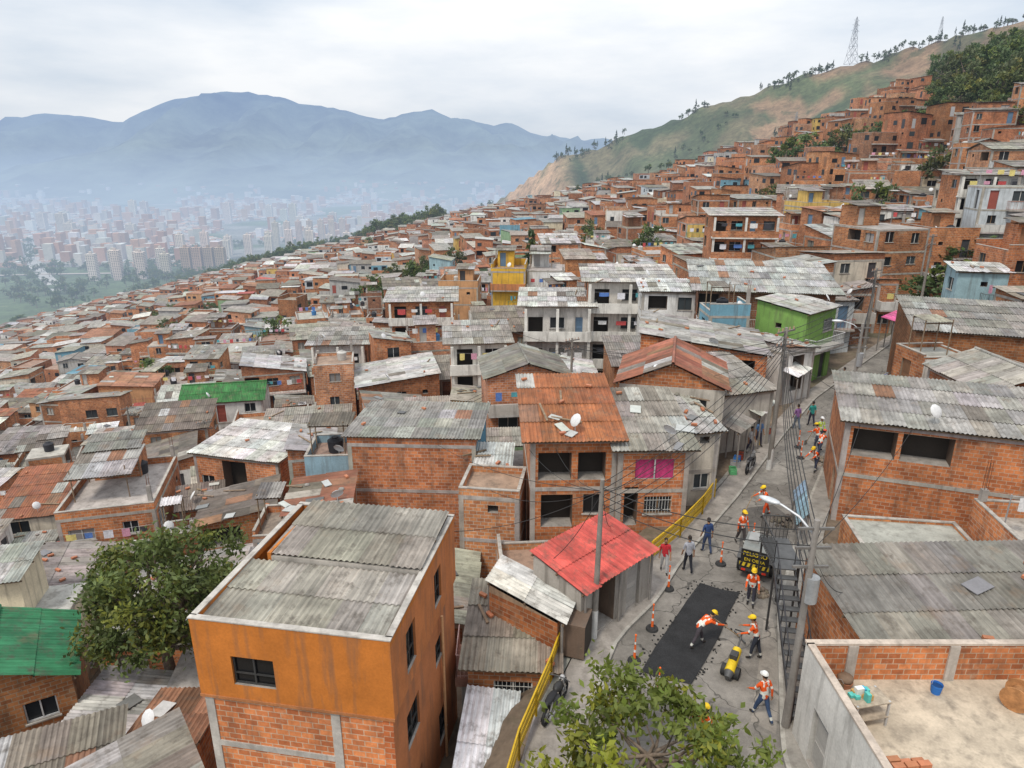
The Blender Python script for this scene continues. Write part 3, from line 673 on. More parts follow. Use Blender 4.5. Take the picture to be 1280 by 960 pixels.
H('brick_house',-9.7,31.5,8,3,3.6,.2,base=-4,nfl=2,roof='shed',low=3,rise=.3,rc=(.24,.10,.06),patch=.4,balc=False)
H('painted_house',-10.6,38.5,4,3.4,3.4,-.4,wall='paint',wt=(.28,.42,.50),roof='flat',par=.5,balc=True)
H('brick_house',-20.5,22.5,30,5,4.2,-2.6,roof='gable',low=1,rise=1.1,rc=(.045,.21,.10),patch=0,balc=False)
H('brick_house',-10.6,14.7,38,3.2,4.6,-.9,base=-5,roof='shed',low=3,rise=.4,rc=(.31,.29,.25),balc=False,patch=.3)
H('brick_house',-15.2,16.6,24,4.6,4.2,-2.6,base=-6,roof='shed',low=0,rise=.5,rc=(.20,.18,.15),balc=False,patch=.15)
H('brick_house',-14.8,12.0,20,5.0,3.8,-2.2,base=-6,roof='shed',low=1,rise=.5,rc=(.24,.21,.18),balc=False,patch=.15)
print('heroes',time.time()-T0)
# corner block with orange rendered top storey
def hero():
    b=MB(); w,d=5.35,6.3; hw,hd=w/2,d/2; OR=(.50,.165,.028)
    C=[(-hw,-hd),(hw,-hd),(hw,hd),(-hw,hd)]
    win=lambda a,c,z0,z1:(a,c,z0,z1,'win')
    br=(1.25,1.16,1.1); DK=(.012,.012,.013)
    facade(b,C[0],C[1],-6,2.75,'hollow_brick',br,[win(1.2,2.4,-2.6,-1.5)],2,gl=DK)
    facade(b,C[1],C[2],-6,2.75,'plaster',(.45,.165,.065),[win(1.0,2.1,.6,1.8),win(3.9,4.7,1.0,1.9),win(.9,2.1,-2.3,-.9),win(4.0,5.0,-2.3,-1.0)],2,gl=DK)
    facade(b,C[2],C[3],-6,2.75,'hollow_brick',br,[],2); facade(b,C[3],C[0],-6,2.75,'hollow_brick',br,[],2)
    e=.07; D=[(-hw-e,-hd-e),(hw+e,-hd-e),(hw+e,hd+e),(-hw-e,hd+e)]
    facade(b,D[0],D[1],2.75,5,'plaster',OR,[win(1.05,2.25,3.25,4.15)],2,gl=DK)
    facade(b,D[1],D[2],2.75,5,'plaster',(.49,.175,.06),[win(1.15,1.95,3.2,4.5),win(3.9,4.65,3.3,4.5)],2,gl=DK)
    facade(b,D[2],D[3],2.75,5,'plaster',OR,[],2); facade(b,D[3],D[0],2.75,5,'plaster',OR,[],2)
    b.face([(*D[3],2.75),(*D[2],2.75),(*D[1],2.75),(*D[0],2.75)],'plaster',OR)
    box(b,-hw,-hw+.25,-hd-.03,-hd-.001,-6,2.74,'concrete',(.45,.42,.38)); box(b,.95,1.2,-hd-.03,-hd-.001,-6,2.74,'concrete',(.47,.44,.40)); box(b,hw-.28,hw,-hd-.03,-hd-.001,-6,2.74,'hollow_brick',(1,.8,.7))
    box(b,-hw+.25,.95,-hd-.033,-hd-.001,1.02,1.2,'concrete',(.45,.42,.38))
    box(b,-hw-.08,hw+.08,-hd-.1,-hd-.072,2.72,2.80,'concrete',(.40,.16,.06))
    th=.14; ex=hw+e; ey=hd+e
    for (x0,x1,y0,y1) in ((-ex,ex,-ey,-ey+th),(-ex,ex,ey-th,ey),(-ex,-ex+th,-ey+th,ey-th),(ex-th,ex,-ey+th,ey-th)):
        box(b,x0,x1,y0,y1,5.001,5.0+.20,'plaster',OR,(0,1)); box(b,x0-.02,x1+.02,y0-.02,y1+.02,5.20,5.235,'concrete',(.46,.43,.39))
    sheet_roof(b,(-ex+.15,-.25,5.14),(1,0,0),(0,-1,-.055),2*ex-.3,ey-.42,(.31,.285,.245),2,.0,sl=1.6)
    sheet_roof(b,(-ex+.6,ey-.2,5.46),(1,0,0),(0,-1,-.05),2*ex-.7,ey-.0,(.28,.255,.215),2,.0,sl=1.6)
    box(b,-ex+.6,-ex+.72,-.2,ey-.15,5.0,5.36,'plaster',OR); box(b,-ex+.72,ex-.16,-.2,-.1,5.0,5.26,'concrete',(.40,.37,.33))
    cyl(b,(hw+.12,1.2,-5),(hw+.12,1.2,2.7),.05,.05,7,'paint',(.55,.3,.15))
    b.obj('apartment_building',(-5.2,17.75,0),math.radians(-9.6)); reg((-5.2,17.75,2.8,3.3,math.radians(-9.6)))
hero()
def terrace():
    b=MB(); X0,X1,Y0,Y1=8.45,25.5,8.8,16.35; zf=2.2; zp=3.45
    BR=(1.12,1.05,1.0)
    facade(b,(X0,Y0),(X1,Y0),-1,zf,'hollow_brick',BR,[],2); facade(b,(X1,Y0),(X1,Y1),-1,zf,'hollow_brick',BR,[],2)
    facade(b,(X1,Y1),(X0,Y1),-1,zf,'hollow_brick',BR,[],2); facade(b,(X0,Y1),(X0,Y0),-1,zf,'plaster',(.62,.60,.56),[(1,1.9,.15,2.0,'door'),(3,4.2,.9,1.9,'grille')],2)
    b.face([(X0,Y0,zf),(X1,Y0,zf),(X1,Y1,zf),(X0,Y1,zf)],'concrete',(.50,.42,.32))
    for (x0,x1,y0,y1,h) in ((X0,X1,Y1-.14,Y1,zp),(X0,X0+.14,Y0,Y1-.14,zp),):
        box(b,x0,x1,y0,y1,zf+.001,h-.05,'hollow_brick',BR,(0,1)); box(b,x0-.03,x1+.03,y0-.03,y1+.03,h-.05,h+.02,'concrete',(.50,.42,.35))
    b.face([(X0-.004,Y1,zf-.02),(X0-.004,Y0,zf-.02),(X0-.004,Y0,zp-.06),(X0-.004,Y1,zp-.06)],'plaster',(.66,.64,.60))
    for x in (9.6,12.5,16,20): box(b,x,x+.28,Y1-.2,Y1-.141,zf+.002,zp-.06,'concrete',(.45,.40,.35))
    b.obj('brick_house')
terrace()
# ------------------------------------------------------------ procedural neighbourhood
def street_hit(o):
    ca,sa=math.cos(o[4]),math.sin(o[4])
    for i in(-1,-.5,0,.5,1):
        for j in(-1,-.5,0,.5,1):
            x=o[0]+ca*o[2]*i-sa*o[3]*j; y=o[1]+sa*o[2]*i+ca*o[3]*j
            if y<76 and fL(y)-1.5<x<fR(y)+1.35: return True
    return False
random.seed(23)
cand=[]
for (n,w0,w1,d0,d1) in ((9000,5.2,7.6,5,7.6),(10000,4.0,5.4,4.0,6),(10000,2.8,4.0,2.8,4.4),(9000,1.8,2.8,1.8,3.0)):
    for _ in range(n):
        y=10+ (R()**.62)*145; x=U(-1,1)*(.77*(.951*y+5)+12)
        if y<13+ (0 if x<-11 else 5) : continue
        w,d=U(w0,w1),U(d0,d1)
        a=math.radians(8-14*nz(x*.02,y*.02,4)*2+U(-9,9)) if x<fL(y) else math.radians(-14+20*nz(x*.02,y*.02,4)+U(-8,8))
        o=(x,y,w/2+.06,d/2+.06,a)
        if x>0 and y<17: continue
        if 9<x<16 and 20<y<30: continue
        if x/y>.56 and x>118: continue
        if not free(o) or street_hit(o): continue
        reg(o); cand.append((x,y,w,d,a))
print('packed',len(cand),time.time()-T0)
TREES=[(-14.8,24.4,1.5),(46,72,5)]
nh=0
for (x,y,w,d,a) in cand:
    if any((x-q[0])**2+(y-q[1])**2<(q[2]+1)**2 for q in TREES): continue
    g=tz(x,y); D=math.hypot(x,y)
    small=w<2.9
    t=x-interp(y,XC)
    r=R()
    if small: n=1 if r<.6 else 2
    elif t>0: n=1 if r<.10 else 2 if r<.45 else 3 if r<.82 else 4
    elif x<-25 or y<50: n=1 if r<.38 else 2 if r<.86 else 3
    else: n=1 if r<.15 else 2 if r<.58 else 3 if r<.90 else 4
    if D<34 : n=1
    if x>-4 and x<fL(y) and y<44: n=1
    h=n*2.4+U(-.3,.4)
    if D<34 and x<fL(y): h=U(1.8,2.9)
    lod=2 if D<52 else 1
    r=R(); wall='brick' if r<.77 else 'paintf' if r<.91 else 'paint'
    r=R(); roof='shed' if r<(.68 if t<0 else .47) else 'gable' if r<(.72 if t<0 else .49) else 'flat'
    b=MB(); house(b,w,d,-1.5-.45*max(w,d),h,lod,wall=wall,roof=roof,low=random.choice([0,0,0,1,2,3]),nfl=n,dens=.78)
    b.obj('painted_house' if wall=='paint' else 'brick_house',(x,y,g),a); nh+=1
print('houses',nh,time.time()-T0)
# distant hillside houses, merged
random.seed(5)
b=MB(); cnt=0; FT=[]
y=140.
while y<900:
    cell=7.8+ max(0,(y-300))*.012
    W=.78*(.951*y+6)+10; x=-W
    while x<W:
        xx=x+U(-1.8,1.8);yy=y+U(-2,2); t=xx-interp(yy,XC)
        x+=cell*U(.85,1.1)
        ok=edge_ok(xx,yy) or (t<-120 and yy<880 and t>-560 and nz(xx*.008,yy*.008,6)>-.1+max(0,yy-560)*.001)
        if not ok: continue
        if yy<175 :
            if not free((xx,yy,4,4,0)): continue
        gv=nz(xx*.013,yy*.013,11)
        if gv>.50 or R()<.035:
            FT.append((xx,yy)); continue
        g=tz(xx,yy); w,d=U(4.6,8.2),U(5,8.2); n=random.choice([1,2,3,3,4,4] if t>0 else [1,1,2,2,3,3]); h=n*2.5+U(-.3,.5)
        a=math.radians(6+25*nz(xx*.01,yy*.01,4)+U(-12,12))
        b.M=Matrix.Translation((xx,yy,g))@Matrix.Rotation(a,4,'Z')
        r=R(); wall='brick' if r<.78 else 'paintf' if r<.91 else 'paint'
        r=R(); house(b,w,d,-3.2,h,0,wall=wall,roof='shed' if r<(.62 if t>0 else .8) else 'flat' ,low=random.choice([0,0,1,2,3]),nfl=n,dens=.85 if yy<420 else .6,balc=False,clutter=False,rise=U(.3,1),rc=vary(pick(RP),.2))
        if yy<330 and R()<.4:
            for k in range(1,n): box(b,-w/2,w/2,-d/2-.8,-d/2-.01,k*2.5-.1,k*2.5+.7*(R()<.5)+.05,'plaster',random.choice([(.6,.58,.54),(.45,.2,.1),(.4,.37,.33)]))
        cnt+=1
    y+=cell*.98
b.obj('hillside_houses'); print('far houses',cnt,len(b.f),time.time()-T0)
# valley city
random.seed(9)
b=MB(); cnt=0
def roadx(y): return -.66*y+60*math.sin(y*.003)
for _ in range(30000):
    y=1350+ (R()**1.2)*3050; x=U(-.80,.12)*y
    if x-interp(y,XC)>-600: continue
    q=nz(x*.0022,y*.0016,2)+.35*nz(x*.008,y*.005,12)
    if q<-.14: continue
    if y<1700 and q<.05: continue
    if abs(x-roadx(y))<22: continue
    s=U(7,17)*(1+y/5000); t=U(7,17)*(1+y/5000); h=U(3,10) if R()<.95 else U(18,45)
    if q>.5 and R()<.12: s*=2.2;t*=1.8
    z=-184 if y<3500 else -184+(y-3500)*.10
    c=vary(random.choice([(.50,.45,.40),(.42,.26,.18),(.55,.54,.51),(.38,.22,.15),(.42,.39,.35),(.40,.25,.18)]),.2)
    b.M=Matrix.Translation((x,y,z))@Matrix.Rotation(U(-.1,.35),4,'Z')
    box(b,-s/2,s/2,-t/2,t/2,0,h+4,'building_far',c,(0,1)); b.face([(-s/2,-t/2,h+4),(s/2,-t/2,h+4),(s/2,t/2,h+4),(-s/2,t/2,h+4)],'building_far',vary(random.choice([(.42,.40,.37),(.5,.5,.49),(.45,.25,.17),(.38,.24,.17)]),.2)); cnt+=1
b.obj('valley_city'); print('valley',cnt)
b=MB(); y=860
while y<3300:
    y2=y+30; b.face([(roadx(y)-14,y,-177.9),(roadx(y)+14,y,-177.9),(roadx(y2)+14,y2,-177.9),(roadx(y2)-14,y2,-177.9)],'building_far',(.36,.35,.33)); y=y2
b.obj('highway')
b=MB(); 
for k in range(30):
    xa=-1500+k*40; xb=xa+40; f=lambda x:1210+.10*(x+1000)+22*math.sin(x*.006)
    b.face([(xa,f(xa)-7,-177.5),(xb,f(xb)-7,-177.5),(xb,f(xb)+7,-177.5),(xa,f(xa)+7,-177.5)],'building_far',(.34,.30,.26))
b.obj('valley_road')
def tower(x,y,w,d,n,rot,c):
    b=MB(); fh=2.8
    h=n*fh
    box(b,-w/2,w/2,-d/2,d/2,-4,h,'building_far',c,(0,)); box(b,-w*.15,w*.15,-d*.2,d*.2,h+.01,h+4,'building_far',mul(c,.85),(0,))
    for k in range(n):
        zz=k*fh+1.0
        for i in range(int(w/3.2)):
            xx=-w/2+1+i*3.2; b.face([(xx,-d/2-.05,zz),(xx+1.7,-d/2-.05,zz),(xx+1.7,-d/2-.05,zz+1.3),(xx,-d/2-.05,zz+1.3)],'glass',(.06,.07,.08))
        for i in range(int(d/3.2)):
            yy=-d/2+1+i*3.2; b.face([(w/2+.05,yy,zz),(w/2+.05,yy+1.7,zz),(w/2+.05,yy+1.7,zz+1.3),(w/2+.05,yy,zz+1.3)],'glass',(.06,.07,.08)); b.face([(-w/2-.05,yy+1.7,zz),(-w/2-.05,yy,zz),(-w/2-.05,yy,zz+1.3),(-w/2-.05,yy+1.7,zz+1.3)],'glass',(.06,.07,.08))
    b.obj('apartment_tower',(x,y,-180),rot)
for k in range(7): tower(-720+k*21+U(-2,2),1180+(k%2)*30,13,16,17+k%3,.2,vary((.60,.50,.42),.1))
for k in range(4): tower(-568+k*20,1200,15,14,20,.1,vary((.40,.29,.22),.1))
for k in range(12): tower(-680+k*27,1420+(k%3)*45+k*9,15,16,random.choice([15,17,20]),.15,vary((.60,.50,.41),.1))
for k in range(7): tower(-560+k*22,1650+k*18,13,15,22,.1,vary((.58,.48,.40),.1))
for k in range(20): tower(-1500+k*80+U(-30,30),1900+U(-200,700),22,20,random.choice([14,18,24]),.1,vary((.56,.5,.43),.1))
# ------------------------------------------------------------ trees
def tree_mesh(seed,h,rad,rz,nclump,nleaf,ls,base,conifer=False,offs=(0,0)):
    st=random.getstate(); random.seed(seed); b=MB()
    bk=(.17,.13,.10); top=Vector((offs[0],offs[1],h-rz))
    r0=.035*h+.03
    p=Vector((0,0,-1)); prev=p; pr=r0*1.3; pts=[]
    for k in range(5):
        q=Vector((offs[0]*(k+1)/5+U(-.12,.12)*rad*.5,offs[1]*(k+1)/5+U(-.1,.1)*rad*.5,(h-rz*1.1)*(k+1)/5)); r=r0*(1-.13*(k+1)); cyl(b,prev,q,pr,r,7,'bark',bk,False); prev=q;pr=r; pts.append(q)
    for i in range(nclump):
        if conifer:
            t=R(); c=Vector((U(-1,1)*rad*(1-t)*.8,U(-1,1)*rad*(1-t)*.8,h*.2+t*h*.78)); cr=rad*.3*(1.3-t)
        else:
            th=U(0,6.283); ph=math.asin(U(-.75,1)); rr=U(.45,1)**.6
            k=1+.45*nz(math.cos(th)*1.4+seed,math.sin(th)*1.4,ph*1.3)
            c=top+Vector((rad*math.cos(ph)*math.cos(th)*rr*k,rad*math.cos(ph)*math.sin(th)*rr*k,rz*math.sin(ph)*rr*k)); cr=rad*U(.14,.27)
        if i%3==0 and not conifer:
            s=pts[random.choice([2,3,4])]; m=(s+c)/2+Vector((U(-.1,.1),U(-.1,.1),-.1))*rad; cyl(b,s,m,r0*.4,r0*.25,5,'bark',bk,False); cyl(b,m,c,r0*.25,r0*.08,4,'bark',bk,False)
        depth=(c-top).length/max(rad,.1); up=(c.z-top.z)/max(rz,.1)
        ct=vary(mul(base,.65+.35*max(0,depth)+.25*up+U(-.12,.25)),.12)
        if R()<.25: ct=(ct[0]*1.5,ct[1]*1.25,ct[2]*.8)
        for _ in range(nleaf):
            v=Vector((random.gauss(0,1),random.gauss(0,1),random.gauss(0,.75)))*cr*.55; q=c+v
            n=Vector((U(-1,1),U(-1,1),U(-.2,1.3))).normalized(); a=n.orthogonal().normalized(); a=Matrix.Rotation(U(0,6.28),3,n)@a; e=n.cross(a); s=ls*U(.6,1.3)
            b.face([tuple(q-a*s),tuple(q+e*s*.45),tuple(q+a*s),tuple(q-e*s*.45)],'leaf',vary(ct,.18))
    me=b.data('tree_mesh'); random.setstate(st); return me
inst('leafy_tree',tree_mesh(1,8.4,3.1,2.5,115,120,.135,(.088,.115,.033)),(-14.9,24.4,tz(-14.9,24.4)))
inst('leafy_tree',tree_mesh(2,3.5,2.4,1.15,66,78,.13,(.125,.155,.03)),(3.4,13.4,.1))
tm=[tree_mesh(10+i,6,2.6,2.1,26,34,.28,c) for i,c in enumerate([(.075,.11,.038),(.065,.10,.033),(.10,.125,.04),(.085,.10,.042)])]
cf=tree_mesh(30,10,2.0,2,40,30,.28,(.06,.09,.04),conifer=True)
inst('leafy_tree',tm[1],(45.5,71,tz(45.5,71)),1,(1.9,1.7,1.0))
inst('leafy_tree',tm[0],(52,74,tz(52,74)),2,(1.8,1.7,1.0))
inst('conifer_tree',cf,(2.8,101,tz(2.8,101)),0,(1.4,1.4,1.55))
random.seed(77)
for (x,y,s) in ((-.5,72,1.0),(2.5,76,.9),(78,205,2),(88,215,2.2),(95,210,1.6),(60,165,1.4),(42,150,1.3),(48,153,1.4),(55,190,1.3),(20,175,1.3),(-33,79,.8),(-60,110,1.1),(60,118,1.3),(27,135,1.2),(18,160,1.2),(75,125,1.3),(88,118,1.4),(-2,120,1.1),(-45,130,1.2),(100,140,1.5)):
    inst('leafy_tree',random.choice(tm),(x,y,tz(x,y)+.3),U(0,6),(s,s,s*U(.9,1.2)))
def grove(name,pts,meshes,s0,s1):
    e=bpy.data.objects.new(name,None); bpy.context.scene.collection.objects.link(e)
    for i,(x,y) in enumerate(pts):
        s=U(s0,s1); inst('tree_%d'%i,random.choice(meshes),(x,y,tz(x,y)-.2),U(0,6),(s,s,s*U(.9,1.3)),e)
grove('hillside_trees',FT,tm,.6,1.3)
pts=[]
while len(pts)<520:   # wooded crest, far right
    x=U(122,310);y=U(.85,1.75)*x
    if nz(x*.02,y*.02,3)>-.35: pts.append((x,y))
grove('forest',pts,tm,1.2,2.3)
pts=[]
for _ in range(300):
    x=U(60,620); yr=interp(x,YR); y=yr-abs(random.gauss(0,10)) 
    if nz(x*.012,2.2)>.12 or x>450: pts.append((x,y))
for _ in range(700):
    x=U(100,620); y=interp(x,YR)-U(10,560)
    if nz(x*.012,y*.012,14)>.22 and not edge_ok(x,y): pts.append((x,y))
grove('ridge_trees',pts,tm+[cf],.6,1.3)
pts=[]
for _ in range(3000):
    y=U(600,1800); x=U(-.75,0)*y; 
    if (nz(x*.006,y*.004,2)<-.02 or (900<y<1380 and nz(x*.015,y*.015,5)>0)) and x-interp(y,XC)<-300: pts.append((x,y))
for _ in range(420):
    y=U(560,1250); x=U(-.22,-.10)*y; pts.append((x,y))
grove('valley_trees',pts,tm,1.4,2.6); print('trees',time.time()-T0)
# ------------------------------------------------------------ lattice towers
def pylon(x,y,h):
    b=MB(); c=(.35,.36,.38)
    lv=[0,.2,.38,.54,.68,.8,.9,1.0]; wd=[.11,.085,.065,.05,.036,.028,.02,.004]
    for k in range(7):
        w0,w1=wd[k]*h,wd[k+1]*h; z0,z1=lv[k]*h,lv[k+1]*h
        cs=[(-1,-1),(1,-1),(1,1),(-1,1)]
        for i in range(4):
            a=cs[i];e=cs[(i+1)%4]
            for p,q in (((a[0]*w0,a[1]*w0,z0),(a[0]*w1,a[1]*w1,z1)),((a[0]*w0,a[1]*w0,z0),(e[0]*w1,e[1]*w1,z1)),((e[0]*w0,e[1]*w0,z0),(a[0]*w1,a[1]*w1,z1)),((a[0]*w0,a[1]*w0,z0),(e[0]*w0,e[1]*w0,z0))):
                cyl(b,p,q,h*.003,h*.003,4,'metal',c,False)
    for zz,aw in ((.7,.15),(.82,.13),(.92,.1)):
        for s in(-1,1): cyl(b,(0,0,zz*h),(s*aw*h,0,zz*h),h*.004,h*.002,4,'metal',c,False); cyl(b,(0,0,(zz+.05)*h),(s*aw*h,0,zz*h),h*.002,h*.002,4,'metal',c,False)
    b.obj('transmission_tower',(x,y,tz(x,y)-.5),.5)
pylon(446,985,56); pylon(520,920,26); pylon(140,360,16)
# ------------------------------------------------------------ guard rails, poles, wires
def guard(pts,h=1.0):
    b=MB(); c=(.60,.38,.02)
    for i in range(len(pts)-1):
        a=Vector(pts[i]);e=Vector(pts[i+1]);L=(e-a).length; d=(e-a)/L; nrm=Vector((-d.y,d.x,0))
        for zz in (.18,.48,.78): obox(b,a+Vector((0,0,zz)),d*L,nrm*.04,Vector((0,0,.2 if zz<.7 else .12)),'paint',c)
        tube(b,[tuple(a+Vector((0,0,h))),tuple(e+Vector((0,0,h)))],.035,6,'paint',c)
        k=max(1,int(L/1.5))
        for j in range(k+1):
            p=a.lerp(e,j/k); cyl(b,p-Vector((0,0,.3)),p+Vector((0,0,h)),.045,.045,6,'paint',c)
    b.obj('guard_rail')
guard([(-.4,13,.1),(.2,15.5,.1),(1.3,18.6,.1),(1.9,20.6,.1)])
guard([(6.0,25.6,.13),(7.7,27.6,.13),(9.3,29.8,.13),(10.4,31.6,.13)])
guard([(38,62.5,.1),(41.5,66,.1)])
def pole(x,y,h,arms=True,white=True,z=0,lean=0,r=1):
    b=MB(); cyl(b,(0,0,-.3),(lean,0,h),.15*r,.09*r,10,'concrete',(.24,.22,.195))
    if white: cyl(b,(0,0,0),(0.02,0,1.3),.157*r,.148*r,10,'paint',(.62,.62,.6),False)
    if arms:
        for zz in (h-.25,h-1.0):
            obox(b,(lean-.75,-.05,zz),(1.5,0,0),(0,.08,0),(0,0,.08),'metal',(.2,.19,.18))
            for q in(-.65,-.3,.3,.65): cyl(b,(lean+q,0,zz+.08),(lean+q,0,zz+.24),.04,.03,6,'plain',(.4,.25,.18))
        for q in range(3): cyl(b,(lean,-.12,h-1.6-q*.2),(lean,-.2,h-1.6-q*.2),.05,.05,6,'plain',(.15,.13,.12))
    b.obj('utility_pole',(x,y,z),.6); return (x,y,h)
pole(2.95,20.7,6.4,arms=False,lean=.1,r=.85); pole(14.5,35.2,8.2); pole(30.8,57.8,8); pole(-13,45,6,z=tz(-13,45)); pole(-30,62,7,z=tz(-30,62)); pole(5,55,8,z=tz(5,55)); pole(40,66,9,z=1); pole(-48,80,7,z=tz(-48,80))
def lamp(x,y,h,dx,dy):
    b=MB(); cyl(b,(0,0,-.2),(0,0,h),.13,.08,10,'concrete',(.26,.24,.22))
    for zz in (h-.3,h-.9,h-1.5): obox(b,(-.5,-.04,zz),(1.0,0,0),(0,.07,0),(0,0,.07),'metal',(.18,.17,.16))
    cyl(b,(.12,0,h-2.6),(.12,0,h-1.8),.2,.2,10,'metal',(.35,.36,.37)) 
    tube(b,[(0,0,h-.5),(dx*.4,dy*.4,h-.1),(dx*.8,dy*.8,h+.05),(dx,dy,h+.1)],.035,6,'metal',(.55,.56,.57))
    M=Matrix.Rotation(math.atan2(dy,dx),3,'Z'); ell(b,(dx*1.12,dy*1.12,h+.08),(.34,.14,.08),'metal',(.6,.62,.64),10,6,M=M); ell(b,(dx*1.12,dy*1.12,h+.03),(.22,.10,.06),'glass',(.5,.5,.48),10,6,M=M)
    b.obj('street_lamp',(x,y,0))
lamp(8.35,16.6,7.2,-.85,.9); lamp(20.6,39.2,7.5,-1.2,.3)
def wire(p,q,sag,r=.017):
    b=MB(); p=Vector(p);q=Vector(q); pts=[]
    for k in range(17):
        t=k/16; a=p.lerp(q,t); a.z-=sag*4*t*(1-t); pts.append(tuple(a))
    tube(b,pts,r,4,'plain',(.035,.035,.035)); b.obj('power_line')
A=(3.05,20.7);Bp=(14.5,35.2);Cp=(8.35,16.6);Dp=(30.8,57.8)
for k in range(6): wire((A[0],A[1],6.3-.25*k),(Bp[0],Bp[1],7.9-.28*k),.6+.14*k)
for k in range(6): wire((Cp[0],Cp[1],7.0-.35*k),(Bp[0],Bp[1],7.6-.3*k),.6+.12*k)
for k in range(5): wire((Bp[0],Bp[1],8-.3*k),(Dp[0],Dp[1],7.8-.3*k),.8+.1*k)
for k in range(3): wire((Cp[0],Cp[1],6.9-.5*k),(A[0],A[1],6.1-.3*k),.4)
for k in range(3): wire((Bp[0],Bp[1],7.6-.3*k),(20.6,39.2,7.0-.3*k),.4)
for k in range(3): wire((Dp[0],Dp[1],7.4-.3*k),(20.6,39.2,7.0-.3*k),.9)
for k in range(3): wire((Dp[0],Dp[1],7.8-.3*k),(40,66,9.5-.3*k),.5)
for k in range(3): wire((5,55,tz(5,55)+7.8-.3*k),(-13,45,tz(-13,45)+5.8-.3*k),1.0)
for k in range(3): wire((-30,62,tz(-30,62)+6.8-.3*k),(-13,45,tz(-13,45)+5.8-.3*k),1.0)
for k in range(3): wire((-30,62,tz(-30,62)+6.8-.3*k),(-48,80,tz(-48,80)+6.8-.3*k),1.0)
for k in range(2): wire((5,55,tz(5,55)+7.6-.3*k),(Bp[0],Bp[1],7.6-.3*k),1.0)
for e in ((6.5,28.9,3.6),(4.0,24.4,2.6),(-3.0,20.5,4.6),(-1,29,1.8),(1,22,2.2),(9,31,3.8),(.8,29,3.9),(-4,34,2),(2,28.9,4)): wire((A[0],A[1],6.0),e,.5,.012)
for e in ((17.6,33,5),(9.5,36,5),(15,44,4.4),(12,38,3.6),(10.6,21,3.2),(10.8,19,3.2),(18,28.6,5.0),(16.2,29.6,5.0),(12,44,4.6)): wire((Bp[0],Bp[1],7.2) if e[1]>30 else (Cp[0],Cp[1],6.3),e,.4,.012)
for e in ((26,56,6),(33,49,5.6),(26,52,5),(36,60,5)): wire((Dp[0],Dp[1],7.0),e,.5,.012)
wire((14,44,4.5),(0,60,2),1)
# ------------------------------------------------------------ shed roofs by the street
RT=Vector
def awning(name,p0,p1,p2,tint,lod=2,posts=True,gz=0,patch=.1,walls=None):
    """p0-p1 upper edge, p2 below p0 (lower edge)"""
    b=MB(); p0,p1,p2=RT(p0),RT(p1),RT(p2); U_=(p1-p0);W=U_.length;V_=(p2-p0);L=V_.length
    sheet_roof(b,p0,U_,V_,W,L,tint,lod,patch)
    if posts:
        for u in(.05,.5,.95):
            for v in(.05,.95):
                q=p0+U_*u+V_*v; cyl(b,(q.x,q.y,gz),(q.x,q.y,q.z-.1),.05,.05,6,'metal',(.3,.28,.26))
    if walls:
        q=[p0+U_*.03+V_*.05,p0+U_*.03+V_*.90,p0+U_*.97+V_*.90,p0+U_*.97+V_*.05]
        for i in range(4):
            a=q[i];c=q[(i+1)%4]; LL=(c-a).length; zt_=min(a.z,c.z)-.12
            ops=[(LL*.2,LL*.2+1.1,.2,min(2.2,zt_-.15),'open'),(LL*.65,LL*.65+.8,.15,min(2.1,zt_-.12),'door')] if i==1 else []
            facade(b,(a.x,a.y),(c.x,c.y),gz,zt_,walls[0],walls[1],ops,2)
            b.face([(a.x,a.y,zt_),(c.x,c.y,zt_),(c.x,c.y,c.z-.12),(a.x,a.y,a.z-.12)] if abs(a.z-c.z)>.01 else [(a.x,a.y,zt_),(c.x,c.y,zt_),(c.x,c.y,zt_+.03)],walls[0],walls[1])
    b.obj(name)
awning('red_roofed_shed',(.6,21.9,2.95),(3.75,24.9,2.95),(2.5,20.0,2.35),(.56,.10,.08),gz=-2.6,patch=.0,walls=('plaster',(.40,.37,.33)))
awning('sheet_metal_shed',(-.4,23.0,2.1),(-1.0,21.3,2.1),(2.4,20.9,1.75),(.62,.60,.55),gz=-2.6,patch=.0,walls=('hollow_brick',(.8,.75,.7)))
awning('sheet_metal_shed',(-1.5,18.7,-.2),(.3,18.4,-.2),(-1.9,14.6,-.9),(.64,.65,.66),gz=-3.5,patch=.08)
awning('sheet_metal_shed',(-2.2,15.9,-1.1),(.0,15.6,-1.1),(-2.4,13.6,-1.6),(.14,.38,.46),gz=-4,patch=.2)
awning('sheet_metal_shed',(13.0,26.6,1.9),(13.9,29.4,2.2),(12.7,26.9,1.1),(.30,.42,.52),gz=0.1,patch=.0)
awning('shop_awning',(13.6,38.2,2.7),(15.5,40.9,2.7),(14.7,37.6,2.2),(.58,.58,.56),gz=.1,patch=0)
awning('shop_awning',(11.6,35.6,2.6),(13.2,37.6,2.6),(12.6,35.0,2.2),(.28,.26,.24),gz=.1,patch=0)
awning('shop_awning',(18.6,45.2,2.8),(20.6,47.6,2.8),(19.6,44.6,2.4),(.62,.61,.58),gz=.1,patch=0)
awning('shop_awning',(33,60,3.3),(36,63,3.3),(34,59.4,3.0),(.65,.12,.3),gz=.1,patch=0)
b=MB(); box(b,-2.0,1.2,19.6,21.4,-1.1,-.75,'concrete',(.34,.18,.13)); box(b,-1.8,1.0,19.8,21.3,-4,-1.1,'plaster',(.42,.39,.35),(0,1))
railing(b,[(-1.95,21.3,-.75),(-1.95,19.65,-.75),(1.15,19.65,-.75),(1.15,21.3,-.75)],.95,(.62,.40,.36),2); b.obj('balcony_terrace')
b=MB()
ptsw=[(y,fL(y)-1.42) for y in (8,11,14,17,20,23,26,30,34,38)]
